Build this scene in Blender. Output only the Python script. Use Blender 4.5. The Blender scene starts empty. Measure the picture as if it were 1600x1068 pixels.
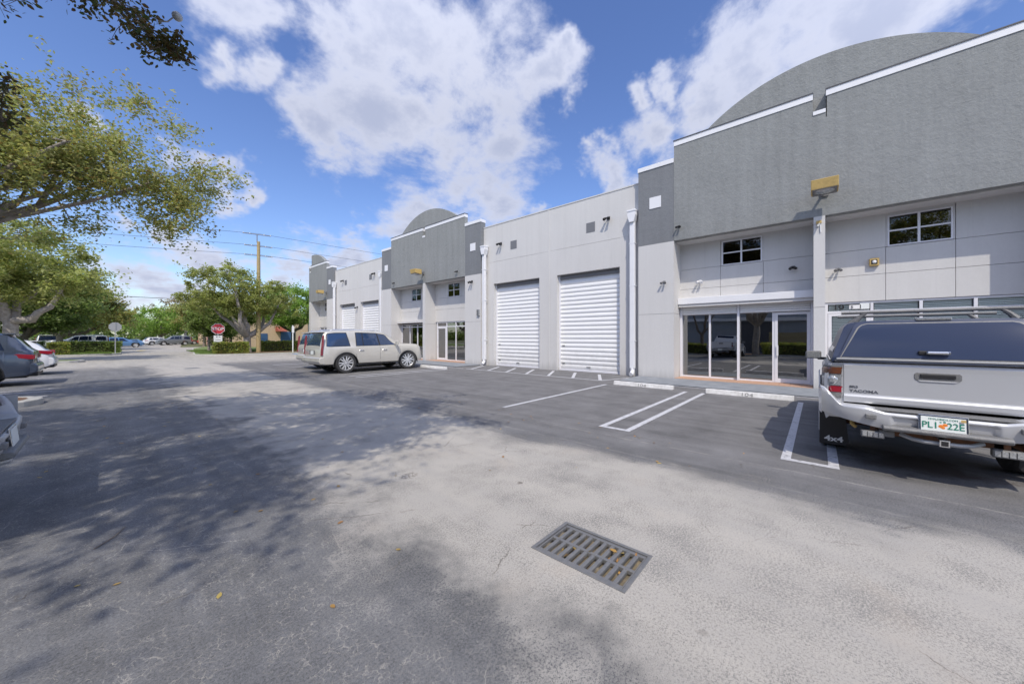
import bpy, math, random
import numpy as np
from mathutils import Vector, Matrix, noise as mnoise
R = math.radians
random.seed(7); rng = np.random.default_rng(7)
sc = bpy.context.scene
col = sc.collection

# ------------------------------------------------------------------ camera
cam_d = bpy.data.cameras.new('camera'); cam = bpy.data.objects.new('camera', cam_d); col.objects.link(cam)
cam.location = (0, 0, 1.57)
YAW = 49.067
cam.rotation_euler = (R(90), 0, R(-YAW))
cam_d.sensor_width = 36; cam_d.lens = 36 * 552.08 / 1600
cam_d.shift_y = -7.6 / 1600
cam_d.clip_start = 0.05; cam_d.clip_end = 3000
sc.camera = cam

# ------------------------------------------------------------------ view transform
sc.view_settings.view_transform = 'Standard'; sc.view_settings.look = 'None'
sc.view_settings.gamma = 1; sc.view_settings.use_curve_mapping = False
sc.view_settings.exposure = 0.66
sc.cycles.max_bounces = 5; sc.cycles.diffuse_bounces = 3; sc.cycles.glossy_bounces = 3; sc.cycles.transparent_max_bounces = 12

# ------------------------------------------------------------------ sun
SUN_TRAVEL = Vector((1.0, .97, -1.75)).normalized()
sd = bpy.data.lights.new('sun', 'SUN'); sd.energy = 2.2; sd.angle = R(0.6); sd.color = (1, .925, .80)
so = bpy.data.objects.new('sun', sd); col.objects.link(so)
so.rotation_euler = SUN_TRAVEL.to_track_quat('-Z', 'Y').to_euler(); so.location = (-20, -20, 40)
ELEV = math.asin(-SUN_TRAVEL.z)
AZ = math.atan2(-SUN_TRAVEL.x, -SUN_TRAVEL.y)          # clockwise from +Y

# ------------------------------------------------------------------ world
w = bpy.data.worlds.new('World'); sc.world = w; w.use_nodes = True
nt = w.node_tree; nt.nodes.clear()
def N(t, typ, **kw):
    n = t.nodes.new(typ)
    for k, v in kw.items():
        if k == 'inp':
            for a, b in v.items(): n.inputs[a].default_value = b
        else: setattr(n, k, v)
    return n
def L(t, a, b): t.links.new(a, b)
def math_(t, op, a, b=None, c=None, clamp=False):
    n = t.nodes.new('ShaderNodeMath'); n.operation = op; n.use_clamp = clamp
    for i, x in enumerate((a, b, c)):
        if x is None: continue
        if isinstance(x, (int, float)): n.inputs[i].default_value = x
        else: t.links.new(x, n.inputs[i])
    return n.outputs[0]
out = N(nt, 'ShaderNodeOutputWorld'); bg = N(nt, 'ShaderNodeBackground'); bg.inputs[1].default_value = 0.135
w.cycles.sampling_method = 'MANUAL'; w.cycles.sample_map_resolution = 512
L(nt, bg.outputs[0], out.inputs[0])
sky = N(nt, 'ShaderNodeTexSky'); sky.sky_type = 'NISHITA'; sky.sun_disc = False
sky.sun_elevation = ELEV; sky.sun_rotation = AZ; sky.altitude = 0; sky.air_density = 1.0; sky.dust_density = 0.8; sky.ozone_density = 3.0
tc = N(nt, 'ShaderNodeTexCoord'); D0 = tc.outputs['Generated']
S_, C_ = math.sin(R(YAW)), math.cos(R(YAW))
def pdir(px, py):
    t = (px - 800) / 552.08
    return Vector((S_ + C_ * t, C_ - S_ * t, (526.4 - py) / 552.08)).normalized()
# cloud masses: direction, radius
blobs = [(640, 60, 150), (720, 130, 130), (600, 190, 120), (690, 260, 120), (780, 190, 110), (660, 330, 70), (760, 300, 90), (500, 190, 70), (480, 40, 100), (360, 20, 110), (400, 130, 45), (350, 115, 40),
         (860, 120, 60), (560, 110, 80), (900, 170, 42), (880, 80, 28),
         (1190, 90, 95), (1120, 160, 85), (1280, 30, 120), (1020, 210, 70), (960, 270, 55), (1400, 10, 120), (980, 140, 40), (1040, 120, 50), (940, 240, 30),
         (850, 325, 26), (310, 250, 32), (360, 285, 36), (405, 297, 26), (290, 225, 20), (130, 160, 26), (90, 250, 40),
         (180, 430, 60), (100, 430, 50), (260, 440, 60), (330, 380, 55), (270, 340, 26), (400, 390, 45), (470, 410, 60), (540, 385, 32), (560, 400, 50), (200, 350, 30), (330, 450, 80), (430, 440, 60), (250, 360, 20), (170, 365, 26),
         (1590, 20, 30), (700, 400, 40), (640, 430, 60)]
bl = []
for px, py, r in blobs:
    c = pdir(px, py); e = pdir(px + r * .7, py - r * .7 if py > r else py + r * .7)
    bl.append((c, (c - e).length * 1.05))
rr = random.Random(3)
for k in range(22):                                    # the same sky goes on all round
    az = rr.uniform(95, 330); el = rr.uniform(8, 75)
    a = R(az); c = Vector((math.sin(a) * math.cos(R(el)), math.cos(a) * math.cos(R(el)), math.sin(R(el))))
    bl.append((c, rr.uniform(.12, .32)))
nz = N(nt, 'ShaderNodeTexNoise', inp={'Scale': 4.5, 'Detail': 5, 'Roughness': .6}); L(nt, D0, nz.inputs['Vector'])
sub = N(nt, 'ShaderNodeVectorMath', operation='SUBTRACT'); L(nt, nz.outputs['Color'], sub.inputs[0]); sub.inputs[1].default_value = (.5, .5, .5)
scl = N(nt, 'ShaderNodeVectorMath', operation='SCALE'); L(nt, sub.outputs[0], scl.inputs[0]); scl.inputs[3].default_value = .30
wd = N(nt, 'ShaderNodeVectorMath', operation='ADD'); L(nt, D0, wd.inputs[0]); L(nt, scl.outputs[0], wd.inputs[1])
field = None
for c, r in bl:
    d = N(nt, 'ShaderNodeVectorMath', operation='DISTANCE'); L(nt, wd.outputs[0], d.inputs[0]); d.inputs[1].default_value = c
    v = math_(nt, 'MULTIPLY_ADD', d.outputs['Value'], -1 / r, 1.0)
    if field is None: field = v
    else: field = math_(nt, 'SMOOTH_MAX', field, v, .25)
# projected fine noise
sx = N(nt, 'ShaderNodeSeparateXYZ'); L(nt, D0, sx.inputs[0])
den = math_(nt, 'ADD', math_(nt, 'MAXIMUM', sx.outputs[2], 0), .28)
cx = N(nt, 'ShaderNodeCombineXYZ'); L(nt, math_(nt, 'DIVIDE', sx.outputs[0], den), cx.inputs[0]); L(nt, math_(nt, 'DIVIDE', sx.outputs[1], den), cx.inputs[1])
n2 = N(nt, 'ShaderNodeTexNoise', inp={'Scale': 3.2, 'Detail': 12, 'Roughness': .64, 'Distortion': .15}); L(nt, cx.outputs[0], n2.inputs['Vector'])
n3 = N(nt, 'ShaderNodeTexNoise', inp={'Scale': 1.9, 'Detail': 4, 'Roughness': .5}); L(nt, cx.outputs[0], n3.inputs['Vector'])
fld = math_(nt, 'MAXIMUM', field, -1.2)
dens = math_(nt, 'MULTIPLY_ADD', math_(nt, 'SUBTRACT', n2.outputs['Fac'], .5), 3.4, math_(nt, 'MULTIPLY_ADD', fld, 1.15, -.13))
mr = N(nt, 'ShaderNodeMapRange', interpolation_type='SMOOTHSTEP', inp={'From Min': -.18, 'From Max': .75, 'To Min': 0, 'To Max': 1}); L(nt, dens, mr.inputs[0])
mask = math_(nt, 'MULTIPLY', mr.outputs[0], .97)
# cloud tone: thick middles a little greyer
thick = N(nt, 'ShaderNodeMapRange', interpolation_type='SMOOTHSTEP', inp={'From Min': .25, 'From Max': 1.25}); L(nt, math_(nt, 'ADD', dens, math_(nt, 'SUBTRACT', n3.outputs['Fac'], .5)), thick.inputs[0])
cc = N(nt, 'ShaderNodeMix', data_type='RGBA'); L(nt, thick.outputs[0], cc.inputs[0]); cc.inputs[6].default_value = (3.35, 3.5, 4.15, 1); cc.inputs[7].default_value = (2.25, 2.48, 3.3, 1)
dt = N(nt, 'ShaderNodeVectorMath', operation='DOT_PRODUCT'); L(nt, D0, dt.inputs[0]); dt.inputs[1].default_value = -SUN_TRAVEL
fw = N(nt, 'ShaderNodeMapRange', inp={'From Min': -.1, 'From Max': .9, 'To Min': 1.0, 'To Max': 2.1}); L(nt, dt.outputs['Value'], fw.inputs[0])   # clouds glow towards the sun
cs = N(nt, 'ShaderNodeVectorMath', operation='SCALE'); L(nt, cc.outputs[2], cs.inputs[0]); L(nt, fw.outputs[0], cs.inputs[3])
hs = N(nt, 'ShaderNodeHueSaturation', inp={'Hue': .513, 'Saturation': 1.13, 'Value': .94}); L(nt, sky.outputs[0], hs.inputs['Color'])
mx = N(nt, 'ShaderNodeMix', data_type='RGBA'); L(nt, mask, mx.inputs[0]); L(nt, hs.outputs[0], mx.inputs[6]); L(nt, cs.outputs[0], mx.inputs[7])
L(nt, mx.outputs[2], bg.inputs[0])

# ------------------------------------------------------------------ helpers
def tag(o, label=None, cat=None, group=None, kind=None):
    if label: o['label'] = label
    if cat: o['category'] = cat
    if group: o['group'] = group
    if kind: o['kind'] = kind
    return o
def thing(name, label, cat, loc=(0, 0, 0), rz=0, group=None):
    o = bpy.data.objects.new(name, None); col.objects.link(o); o.location = loc; o.rotation_euler = (0, 0, rz)
    o.empty_display_size = .2
    return tag(o, label, cat, group)
def np_mesh(name, V, F):
    V = np.asarray(V, dtype=np.float32); F = np.asarray(F, dtype=np.int32)
    k = F.shape[1]; me = bpy.data.meshes.new(name)
    me.vertices.add(len(V)); me.vertices.foreach_set('co', V.ravel())
    me.loops.add(F.size); me.loops.foreach_set('vertex_index', F.ravel())
    me.polygons.add(len(F)); me.polygons.foreach_set('loop_start', np.arange(0, F.size, k, dtype=np.int32))
    try: me.polygons.foreach_set('loop_total', np.full(len(F), k, dtype=np.int32))
    except Exception: pass
    me.update(calc_edges=True); return me
def link(name, me, m=None, parent=None, loc=(0, 0, 0)):
    o = bpy.data.objects.new(name, me); col.objects.link(o); o.location = loc
    if m is not None and not me.materials: me.materials.append(m)
    if parent is not None: o.parent = parent
    return o
class MB:
    def __init__(s, org=(0, 0, 0)): s.v = []; s.f = []; s.o = Vector(org)
    def add(s, vs, fs):
        b = len(s.v); s.v += [tuple(Vector(p) - s.o) for p in vs]; s.f += [tuple(b + i for i in f) for f in fs]; return s
    def box(s, x0, x1, y0, y1, z0, z1):
        return s.add([(x0, y0, z0), (x1, y0, z0), (x1, y1, z0), (x0, y1, z0), (x0, y0, z1), (x1, y0, z1), (x1, y1, z1), (x0, y1, z1)],
                     [(0, 3, 2, 1), (4, 5, 6, 7), (0, 1, 5, 4), (1, 2, 6, 5), (2, 3, 7, 6), (3, 0, 4, 7)])
    def tube(s, pts, rad, n=8, cap=True):
        pts = [Vector(p) for p in pts]; rad = rad if isinstance(rad, (list, tuple)) else [rad] * len(pts)
        rings = []; b = len(s.v); up = Vector((0, 0, 1)); prev = None
        for i, p in enumerate(pts):
            d = (pts[min(i + 1, len(pts) - 1)] - pts[max(i - 1, 0)]).normalized()
            if prev is None:
                u = d.cross(up if abs(d.z) < .9 else Vector((1, 0, 0))).normalized()
            else:
                u = (prev - d * prev.dot(d)).normalized()
            prev = u; v = d.cross(u)
            rings.append([p + (u * math.cos(2 * math.pi * k / n) + v * math.sin(2 * math.pi * k / n)) * rad[i] for k in range(n)])
        vs = [q for r_ in rings for q in r_]; fs = []
        for i in range(len(pts) - 1):
            for k in range(n):
                a = i * n + k; c = i * n + (k + 1) % n; fs.append((a, c, c + n, a + n))
        if cap: fs += [tuple(range(n - 1, -1, -1)), tuple((len(pts) - 1) * n + k for k in range(n))]
        return s.add(vs, fs)
    def lathe(s, prof, axis_o, axis='y', n=32):      # prof: (r, t) along axis
        vs = []; fs = []; o = Vector(axis_o)
        for r_, t in prof:
            for k in range(n):
                a = 2 * math.pi * k / n; c, d = r_ * math.cos(a), r_ * math.sin(a)
                vs.append(o + (Vector((c, t, d)) if axis == 'y' else Vector((t, c, d)) if axis == 'x' else Vector((c, d, t))))
        for i in range(len(prof) - 1):
            for k in range(n):
                a = i * n + k; c = i * n + (k + 1) % n; fs.append((a, c, c + n, a + n))
        return s.add(vs, fs)
    def prism(s, poly, ext, plane='xz', t0=0.0):     # poly in plane, extruded t0..t0+ext along the third axis
        n = len(poly)
        def P(a, b, t): return {'xz': (a, t, b), 'xy': (a, b, t), 'yz': (t, a, b)}[plane]
        vs = [P(a, b, t0) for a, b in poly] + [P(a, b, t0 + ext) for a, b in poly]
        fs = [tuple(range(n)), tuple(range(2 * n - 1, n - 1, -1))] + [(i, i + n, (i + 1) % n + n, (i + 1) % n) for i in range(n)]
        return s.add(vs, fs)
    def grid(s, fn, nu, nv):
        vs = [fn(i / nu, j / nv) for i in range(nu + 1) for j in range(nv + 1)]
        return s.add(vs, [(i * (nv + 1) + j, (i + 1) * (nv + 1) + j, (i + 1) * (nv + 1) + j + 1, i * (nv + 1) + j + 1) for i in range(nu) for j in range(nv)])
    def build(s, name, m, parent=None, smooth=False, bev=0, seg=2, loc=(0, 0, 0), fix=True, ang=40):
        me = bpy.data.meshes.new(name); me.from_pydata(s.v, [], s.f)
        if fix:
            import bmesh
            bm = bmesh.new(); bm.from_mesh(me); bmesh.ops.recalc_face_normals(bm, faces=bm.faces); bm.to_mesh(me); bm.free()
        me.update()
        if smooth:
            me.shade_smooth()
            try: me.set_sharp_from_angle(angle=R(ang))
            except Exception: pass
        o = link(name, me, m, parent, loc)
        if bev:
            b = o.modifiers.new('bevel', 'BEVEL'); b.width = bev; b.segments = seg; b.limit_method = 'ANGLE'
        return o
def copy_tree(o, parent=None):
    c = o.copy(); col.objects.link(c); c.parent = parent
    for ch in o.children: copy_tree(ch, c)
    return c
def text_mesh(name, body, size, depth, m, parent, loc, rot, align='CENTER', sx=1.0, bold=0.0):
    cu = bpy.data.curves.new(name, 'FONT'); cu.body = body; cu.size = size; cu.extrude = depth; cu.align_x = align; cu.offset = bold
    to = bpy.data.objects.new(name, cu); col.objects.link(to)
    dg = bpy.context.evaluated_depsgraph_get(); me = bpy.data.meshes.new_from_object(to.evaluated_get(dg))
    bpy.data.objects.remove(to); bpy.data.curves.remove(cu)
    o = link(name, me, m, parent, loc); o.rotation_euler = rot; o.scale = (sx, 1, 1); me.materials.clear(); me.materials.append(m)
    return o

# ------------------------------------------------------------------ materials
def mat(name, c, rough=.6, metal=0, var=0, vscale=3, bump=0, bscale=80, spec=.5, coat=0, c2=None, detail=6, bdist=.01):
    m = bpy.data.materials.new(name); m.use_nodes = True; t = m.node_tree; p = t.nodes['Principled BSDF']
    p.inputs['Base Color'].default_value = (*c, 1); p.inputs['Roughness'].default_value = rough; p.inputs['Metallic'].default_value = metal
    p.inputs['Specular IOR Level'].default_value = spec; p.inputs['Coat Weight'].default_value = coat; p.inputs['Coat Roughness'].default_value = .05
    co = N(t, 'ShaderNodeTexCoord').outputs['Object']
    if var or c2:
        n = N(t, 'ShaderNodeTexNoise', inp={'Scale': vscale, 'Detail': detail, 'Roughness': .6}); L(t, co, n.inputs['Vector'])
        mrn = N(t, 'ShaderNodeMapRange', inp={'From Min': .3, 'From Max': .7}); L(t, n.outputs['Fac'], mrn.inputs[0])
        mi = N(t, 'ShaderNodeMix', data_type='RGBA'); L(t, mrn.outputs[0], mi.inputs[0])
        a = c; b = c2 if c2 else tuple(x * (1 - var) for x in c)
        mi.inputs[6].default_value = (*a, 1); mi.inputs[7].default_value = (*b, 1); L(t, mi.outputs[2], p.inputs['Base Color'])
    if bump:
        n = N(t, 'ShaderNodeTexNoise', inp={'Scale': bscale, 'Detail': 4, 'Roughness': .6}); L(t, co, n.inputs['Vector'])
        b = N(t, 'ShaderNodeBump', inp={'Strength': bump, 'Distance': bdist}); L(t, n.outputs['Fac'], b.inputs['Height']); L(t, b.outputs[0], p.inputs['Normal'])
    return m
def stucco(name, c, bstr, bsc, dirt=.08, stretch=True):
    m = mat(name, c, .85, spec=.25); t = m.node_tree; p = t.nodes['Principled BSDF']
    co = N(t, 'ShaderNodeTexCoord').outputs['Object']
    a = N(t, 'ShaderNodeTexNoise', inp={'Scale': .55, 'Detail': 7, 'Roughness': .65}); L(t, co, a.inputs['Vector'])
    mp = N(t, 'ShaderNodeMapping', inp={'Scale': (3, 3, .22)}); L(t, co, mp.inputs[0])
    b = N(t, 'ShaderNodeTexNoise', inp={'Scale': 1.2, 'Detail': 5, 'Roughness': .6}); L(t, mp.outputs[0], b.inputs['Vector'])
    f = N(t, 'ShaderNodeTexNoise', inp={'Scale': bsc * .6, 'Detail': 3}); L(t, co, f.inputs['Vector'])
    s = math_(t, 'ADD', math_(t, 'MULTIPLY', a.outputs['Fac'], .5), math_(t, 'MULTIPLY', b.outputs['Fac'], .5))
    s = math_(t, 'ADD', s, math_(t, 'MULTIPLY', math_(t, 'SUBTRACT', f.outputs['Fac'], .5), .35))
    r = N(t, 'ShaderNodeMapRange', inp={'From Min': .33, 'From Max': .66}); L(t, s, r.inputs[0])
    mi = N(t, 'ShaderNodeMix', data_type='RGBA'); L(t, r.outputs[0], mi.inputs[0])
    mi.inputs[6].default_value = (*[x * (1 - dirt) for x in c], 1); mi.inputs[7].default_value = (*[min(1, x * (1 + dirt * .6)) for x in c], 1)
    sz = N(t, 'ShaderNodeSeparateXYZ'); L(t, co, sz.inputs[0])
    dz = math_(t, 'ADD', sz.outputs[2], math_(t, 'MULTIPLY', math_(t, 'SUBTRACT', b.outputs['Fac'], .5), 1.1))
    dr = N(t, 'ShaderNodeMapRange', interpolation_type='SMOOTHSTEP', inp={'From Min': .42, 'From Max': -.05, 'To Min': 0, 'To Max': .38}); L(t, dz, dr.inputs[0])
    m2 = N(t, 'ShaderNodeMapping', inp={'Scale': (7, 7, .16)}); L(t, co, m2.inputs[0]); st_ = N(t, 'ShaderNodeTexNoise', inp={'Scale': 1.0, 'Detail': 6, 'Roughness': .7}); L(t, m2.outputs[0], st_.inputs['Vector'])
    sr = N(t, 'ShaderNodeMapRange', inp={'From Min': .56, 'From Max': .74, 'To Min': 0, 'To Max': .16}); L(t, st_.outputs['Fac'], sr.inputs[0])
    md = N(t, 'ShaderNodeMix', data_type='RGBA'); L(t, math_(t, 'MAXIMUM', dr.outputs[0], sr.outputs[0]), md.inputs[0]); L(t, mi.outputs[2], md.inputs[6]); md.inputs[7].default_value = (*[x * .5 for x in c], 1)
    L(t, md.outputs[2], p.inputs['Base Color'])
    n = N(t, 'ShaderNodeTexNoise', inp={'Scale': bsc, 'Detail': 5, 'Roughness': .65}); L(t, co, n.inputs['Vector'])
    v = N(t, 'ShaderNodeTexVoronoi', inp={'Scale': bsc * .35}); L(t, co, v.inputs['Vector'])
    h = math_(t, 'ADD', n.outputs['Fac'], math_(t, 'MULTIPLY', v.outputs['Distance'], .4))
    bu = N(t, 'ShaderNodeBump', inp={'Strength': bstr, 'Distance': .02}); L(t, h, bu.inputs['Height']); L(t, bu.outputs[0], p.inputs['Normal'])
    return m
M = {}
M['wall'] = stucco('painted_wall', (.595, .585, .575), .12, 30, .05)
M['wall_groove'] = mat('groove', (.20, .20, .21), .9)
M['dark_wall'] = stucco('grey_stucco', (.262, .27, .268), .7, 16, .14)
M['dark_wall2'] = stucco('grey_stucco_low', (.20, .208, .22), .55, 16, .11)
M['trim'] = mat('white_trim', (.78, .78, .80), .5, var=.06, vscale=2)
M['cap'] = mat('parapet_flashing', (.08, .08, .09), .5)
M['tile_square'] = mat('white_square', (.75, .75, .77), .5)
M['grey_square'] = mat('grey_square', (.17, .175, .19), .8, bump=.3, bscale=60)
M['slat'] = mat('shutter_white', (.82, .822, .83), .38, var=.05, vscale=1.3)
t_ = M['slat'].node_tree; p_ = t_.nodes['Principled BSDF']; src_ = p_.inputs['Base Color'].links[0].from_socket
ge_ = N(t_, 'ShaderNodeNewGeometry'); sz_ = N(t_, 'ShaderNodeSeparateXYZ'); L(t_, ge_.outputs['Position'], sz_.inputs[0]); oi_ = N(t_, 'ShaderNodeObjectInfo')
nz_ = N(t_, 'ShaderNodeTexNoise', inp={'Scale': 3.5, 'Detail': 7, 'Roughness': .7}); L(t_, ge_.outputs['Position'], nz_.inputs['Vector'])
gr_ = N(t_, 'ShaderNodeMapRange', inp={'From Min': 1.1, 'From Max': .0, 'To Min': 0, 'To Max': .30}); L(t_, math_(t_, 'ADD', sz_.outputs[2], math_(t_, 'MULTIPLY', math_(t_, 'SUBTRACT', nz_.outputs['Fac'], .5), 2.2)), gr_.inputs[0])
rd_ = math_(t_, 'ADD', math_(t_, 'MULTIPLY', oi_.outputs['Random'], .07), gr_.outputs[0])
mg_ = N(t_, 'ShaderNodeMix', data_type='RGBA'); L(t_, rd_, mg_.inputs[0]); L(t_, src_, mg_.inputs[6]); mg_.inputs[7].default_value = (.34, .33, .31, 1); L(t_, mg_.outputs[2], p_.inputs['Base Color'])
M['dark'] = mat('dark_void', (.02, .02, .022), .8)
M['frame'] = mat('white_aluminium', (.72, .72, .76), .35)
M['alum'] = mat('bright_metal', (.6, .6, .62), .3, .9)
M['yellow_paint'] = mat('faded_yellow', (.60, .42, .15), .6, var=.25, vscale=14)
M['terracotta'] = mat('terracotta_tile', (.52, .32, .22), .7, var=.25, vscale=9)
M['walkway'] = mat('walkway_paint', (.27, .285, .305), .85, c2=(.19, .205, .225), vscale=2.5, bump=.3, bscale=60)
M['concrete'] = mat('concrete', (.50, .49, .46), .9, var=.3, vscale=6, bump=.4, bscale=50)
M['stop_white'] = mat('wheelstop_paint', (.76, .76, .76), .7, c2=(.50, .49, .48), vscale=7, detail=9, bump=.3, bscale=40)
M['black'] = mat('black_plastic', (.02, .02, .022), .5)
M['stencil'] = mat('stencil_black', (.10, .10, .11), .8, c2=(.4, .4, .4), vscale=40)
M['iron'] = mat('cast_iron', (.17, .175, .185), .55, .3, c2=(.23, .225, .22), vscale=22, bump=.5, bscale=90)
M['pit'] = mat('drain_pit', (.24, .20, .14), .95, c2=(.13, .11, .08), vscale=18, bump=.6, bscale=50)
M['rubber'] = mat('tyre_rubber', (.035, .035, .037), .85, bump=.2, bscale=60)
M['chrome'] = mat('chrome', (.7, .71, .73), .15, 1)
M['rim'] = mat('alloy_rim', (.72, .73, .75), .35, .5)
M['bark'] = mat('bark', (.24, .20, .165), .95, c2=(.13, .11, .09), vscale=9, bump=.8, bscale=22, bdist=.03)
M['bark_pale'] = mat('bark_pale', (.36, .32, .28), .95, c2=(.2, .175, .15), vscale=7, bump=.8, bscale=18, bdist=.03)
M['bark_light'] = mat('bark_light', (.42, .38, .34), .95, c2=(.22, .19, .165), vscale=7, bump=.7, bscale=18, bdist=.03)
M['pole_wood'] = mat('pole_wood', (.44, .34, .17), .9, c2=(.30, .23, .12), vscale=6, bump=.5, bscale=30)
M['mulch'] = mat('mulch', (.22, .13, .08), 1, var=.5, vscale=30, bump=.8, bscale=60)
M['red_sign'] = mat('sign_red', (.52, .035, .05), .45)
M['sign_white'] = mat('sign_white', (.78, .78, .78), .45)
M['sign_back'] = mat('sign_back', (.45, .46, .47), .5, .4)
M['tan'] = stucco('tan_stucco', (.50, .37, .25), .3, 10, .1)
M['pink'] = stucco('pink_stucco', (.52, .25, .22), .3, 10, .1)
M['red_roof'] = mat('red_awning', (.30, .08, .05), .7)
M['blue_door'] = mat('blue_glass_door', (.05, .10, .20), .15)
M['fence_wood'] = mat('fence_wood', (.40, .33, .20), .9, c2=(.28, .23, .14), vscale=5)
M['grey_building'] = stucco('far_grey_wall', (.33, .35, .38), .2, 12, .08)
M['blind'] = mat('blind_slat', (.74, .77, .76), .6)
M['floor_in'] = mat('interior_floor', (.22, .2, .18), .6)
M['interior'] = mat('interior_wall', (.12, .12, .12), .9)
M['wire'] = mat('cable', (.04, .04, .045), .6)
M['brown_leaf'] = mat('fallen_leaf', (.45, .26, .08), .8, var=.5, vscale=3)
M['blue_paint'] = mat('handicap_blue', (.07, .22, .45), .8)
M['yellow_line'] = mat('yellow_line', (.55, .42, .10), .8)

def leafmat(name, cols, trans=.3, shade=.5):
    m = bpy.data.materials.new(name); m.use_nodes = True; t = m.node_tree; p = t.nodes['Principled BSDF']
    g = N(t, 'ShaderNodeNewGeometry'); rp = N(t, 'ShaderNodeValToRGB'); L(t, g.outputs['Random Per Island'], rp.inputs[0])
    el = rp.color_ramp.elements; n = len(cols)
    while len(el) < n: el.new(.5)
    for i, c in enumerate(cols): el[i].position = i / max(1, n - 1); el[i].color = (*c, 1)
    co = N(t, 'ShaderNodeTexCoord').outputs['Object']
    nn = N(t, 'ShaderNodeTexNoise', inp={'Scale': .8, 'Detail': 3}); L(t, co, nn.inputs['Vector'])
    mr_ = N(t, 'ShaderNodeMapRange', inp={'From Min': .3, 'From Max': .7, 'To Min': .62, 'To Max': 1.25}); L(t, nn.outputs['Fac'], mr_.inputs[0])
    hv = N(t, 'ShaderNodeHueSaturation'); L(t, mr_.outputs[0], hv.inputs['Value']); L(t, rp.outputs[0], hv.inputs['Color'])
    L(t, hv.outputs[0], p.inputs['Base Color']); p.inputs['Roughness'].default_value = .5; p.inputs['Specular IOR Level'].default_value = .35
    tr = N(t, 'ShaderNodeBsdfTranslucent'); mxs = N(t, 'ShaderNodeMixShader'); mxs.inputs[0].default_value = trans
    hv2 = N(t, 'ShaderNodeHueSaturation', inp={'Saturation': 1.1, 'Value': 1.5}); L(t, hv.outputs[0], hv2.inputs['Color']); L(t, hv2.outputs[0], tr.inputs[0])
    o_ = t.nodes['Material Output']; L(t, p.outputs[0], mxs.inputs[1]); L(t, tr.outputs[0], mxs.inputs[2]); L(t, mxs.outputs[0], o_.inputs[0])
    return m
M['leaf_olive'] = leafmat('leaf_olive', [(0.34, 0.35, 0.12), (0.24, 0.28, 0.09), (0.42, 0.4, 0.16), (0.28, 0.33, 0.11), (0.33, 0.22, 0.08)], .45)
M['leaf_dark'] = leafmat('leaf_dark', [(0.075, 0.088, 0.025), (0.125, 0.075, 0.031), (0.062, 0.1, 0.025), (0.175, 0.112, 0.037)], .25)
M['leaf_yg'] = leafmat('leaf_yellowgreen', [(0.36, 0.38, 0.12), (0.26, 0.32, 0.09), (0.42, 0.42, 0.16), (0.22, 0.26, 0.08)], .45)
M['leaf_green'] = leafmat('leaf_green', [(0.18, 0.26, 0.07), (0.23, 0.3, 0.09), (0.15, 0.2, 0.06), (0.28, 0.33, 0.12)], .45)
M['leaf_bright'] = leafmat('leaf_bright', [(0.25, 0.38, 0.08), (0.3, 0.42, 0.11), (0.2, 0.3, 0.07)], .45)
M['leaf_brown'] = leafmat('leaf_brown', [(0.345, 0.276, 0.161), (0.253, 0.23, 0.115), (0.391, 0.322, 0.196)], .3)
M['leaf_hedge'] = leafmat('leaf_hedge', [(0.21, 0.298, 0.052), (0.35, 0.385, 0.088), (0.14, 0.21, 0.052), (0.455, 0.35, 0.088)], .3)
M['grass'] = leafmat('grass_blade', [(0.156, 0.234, 0.052), (0.208, 0.286, 0.078), (0.117, 0.182, 0.039)], .3)

M['fallen'] = leafmat('fallen_leaf_mix', [(.50, .30, .08), (.30, .15, .06), (.55, .42, .12), (.16, .09, .05)], .1)
# glass that reflects and lets the room behind show
def glassmat(name, tint, ior, refl=(1, 1, 1)):
    m = bpy.data.materials.new(name); m.use_nodes = True; t = m.node_tree; t.nodes.clear()
    o_ = N(t, 'ShaderNodeOutputMaterial'); fr = N(t, 'ShaderNodeFresnel', inp={'IOR': ior})
    tr = N(t, 'ShaderNodeBsdfTransparent'); tr.inputs[0].default_value = (*tint, 1)
    gl = N(t, 'ShaderNodeBsdfGlossy', inp={'Roughness': .012}); gl.inputs[0].default_value = (*refl, 1)
    nn = N(t, 'ShaderNodeTexNoise', inp={'Scale': .9, 'Detail': 1}); co = N(t, 'ShaderNodeTexCoord'); L(t, co.outputs['Object'], nn.inputs['Vector'])
    bu = N(t, 'ShaderNodeBump', inp={'Strength': .06, 'Distance': .05}); L(t, nn.outputs['Fac'], bu.inputs['Height']); L(t, bu.outputs[0], gl.inputs['Normal'])
    ms = N(t, 'ShaderNodeMixShader'); L(t, fr.outputs[0], ms.inputs[0]); L(t, tr.outputs[0], ms.inputs[1]); L(t, gl.outputs[0], ms.inputs[2]); L(t, ms.outputs[0], o_.inputs[0])
    return m
M['glass'] = glassmat('storefront_glass', (.30, .33, .33), 3.4)
M['clear_glass'] = glassmat('shopfront_glass_clear', (.97, .99, .98), 1.35)
M['win_glass'] = glassmat('window_glass', (.10, .11, .12), 1.75)
M['lens_glass'] = glassmat('lens_glass', (.8, .8, .8), 1.5)
def paint(name, c, metal=.5, rough=.3, coat=.7):
    m = mat(name, c, rough, metal, coat=coat, var=.03, vscale=3)
    return m
M['silver'] = paint('silver_paint', (.55, .56, .585), .35, .38, .35)
M['navy'] = paint('navy_paint', (.03, .042, .085), .1, .3, .15)
M['car_glass'] = mat('car_glass', (.012, .020, .045), .06, spec=.38)
M['cap_glass'] = mat('cap_glass', (.032, .045, .088), .12, spec=.28)
M['car_glass_blue'] = mat('car_glass_blue', (.02, .045, .11), .05, spec=.9, coat=.8)
M['champagne'] = paint('champagne_paint', (.60, .575, .52), .25, .30)
M['champagne2'] = paint('champagne_paint_b', (.66, .64, .59), .3, .32)
M['charcoal'] = paint('charcoal_paint', (.075, .095, .14), .5, .25)
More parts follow.
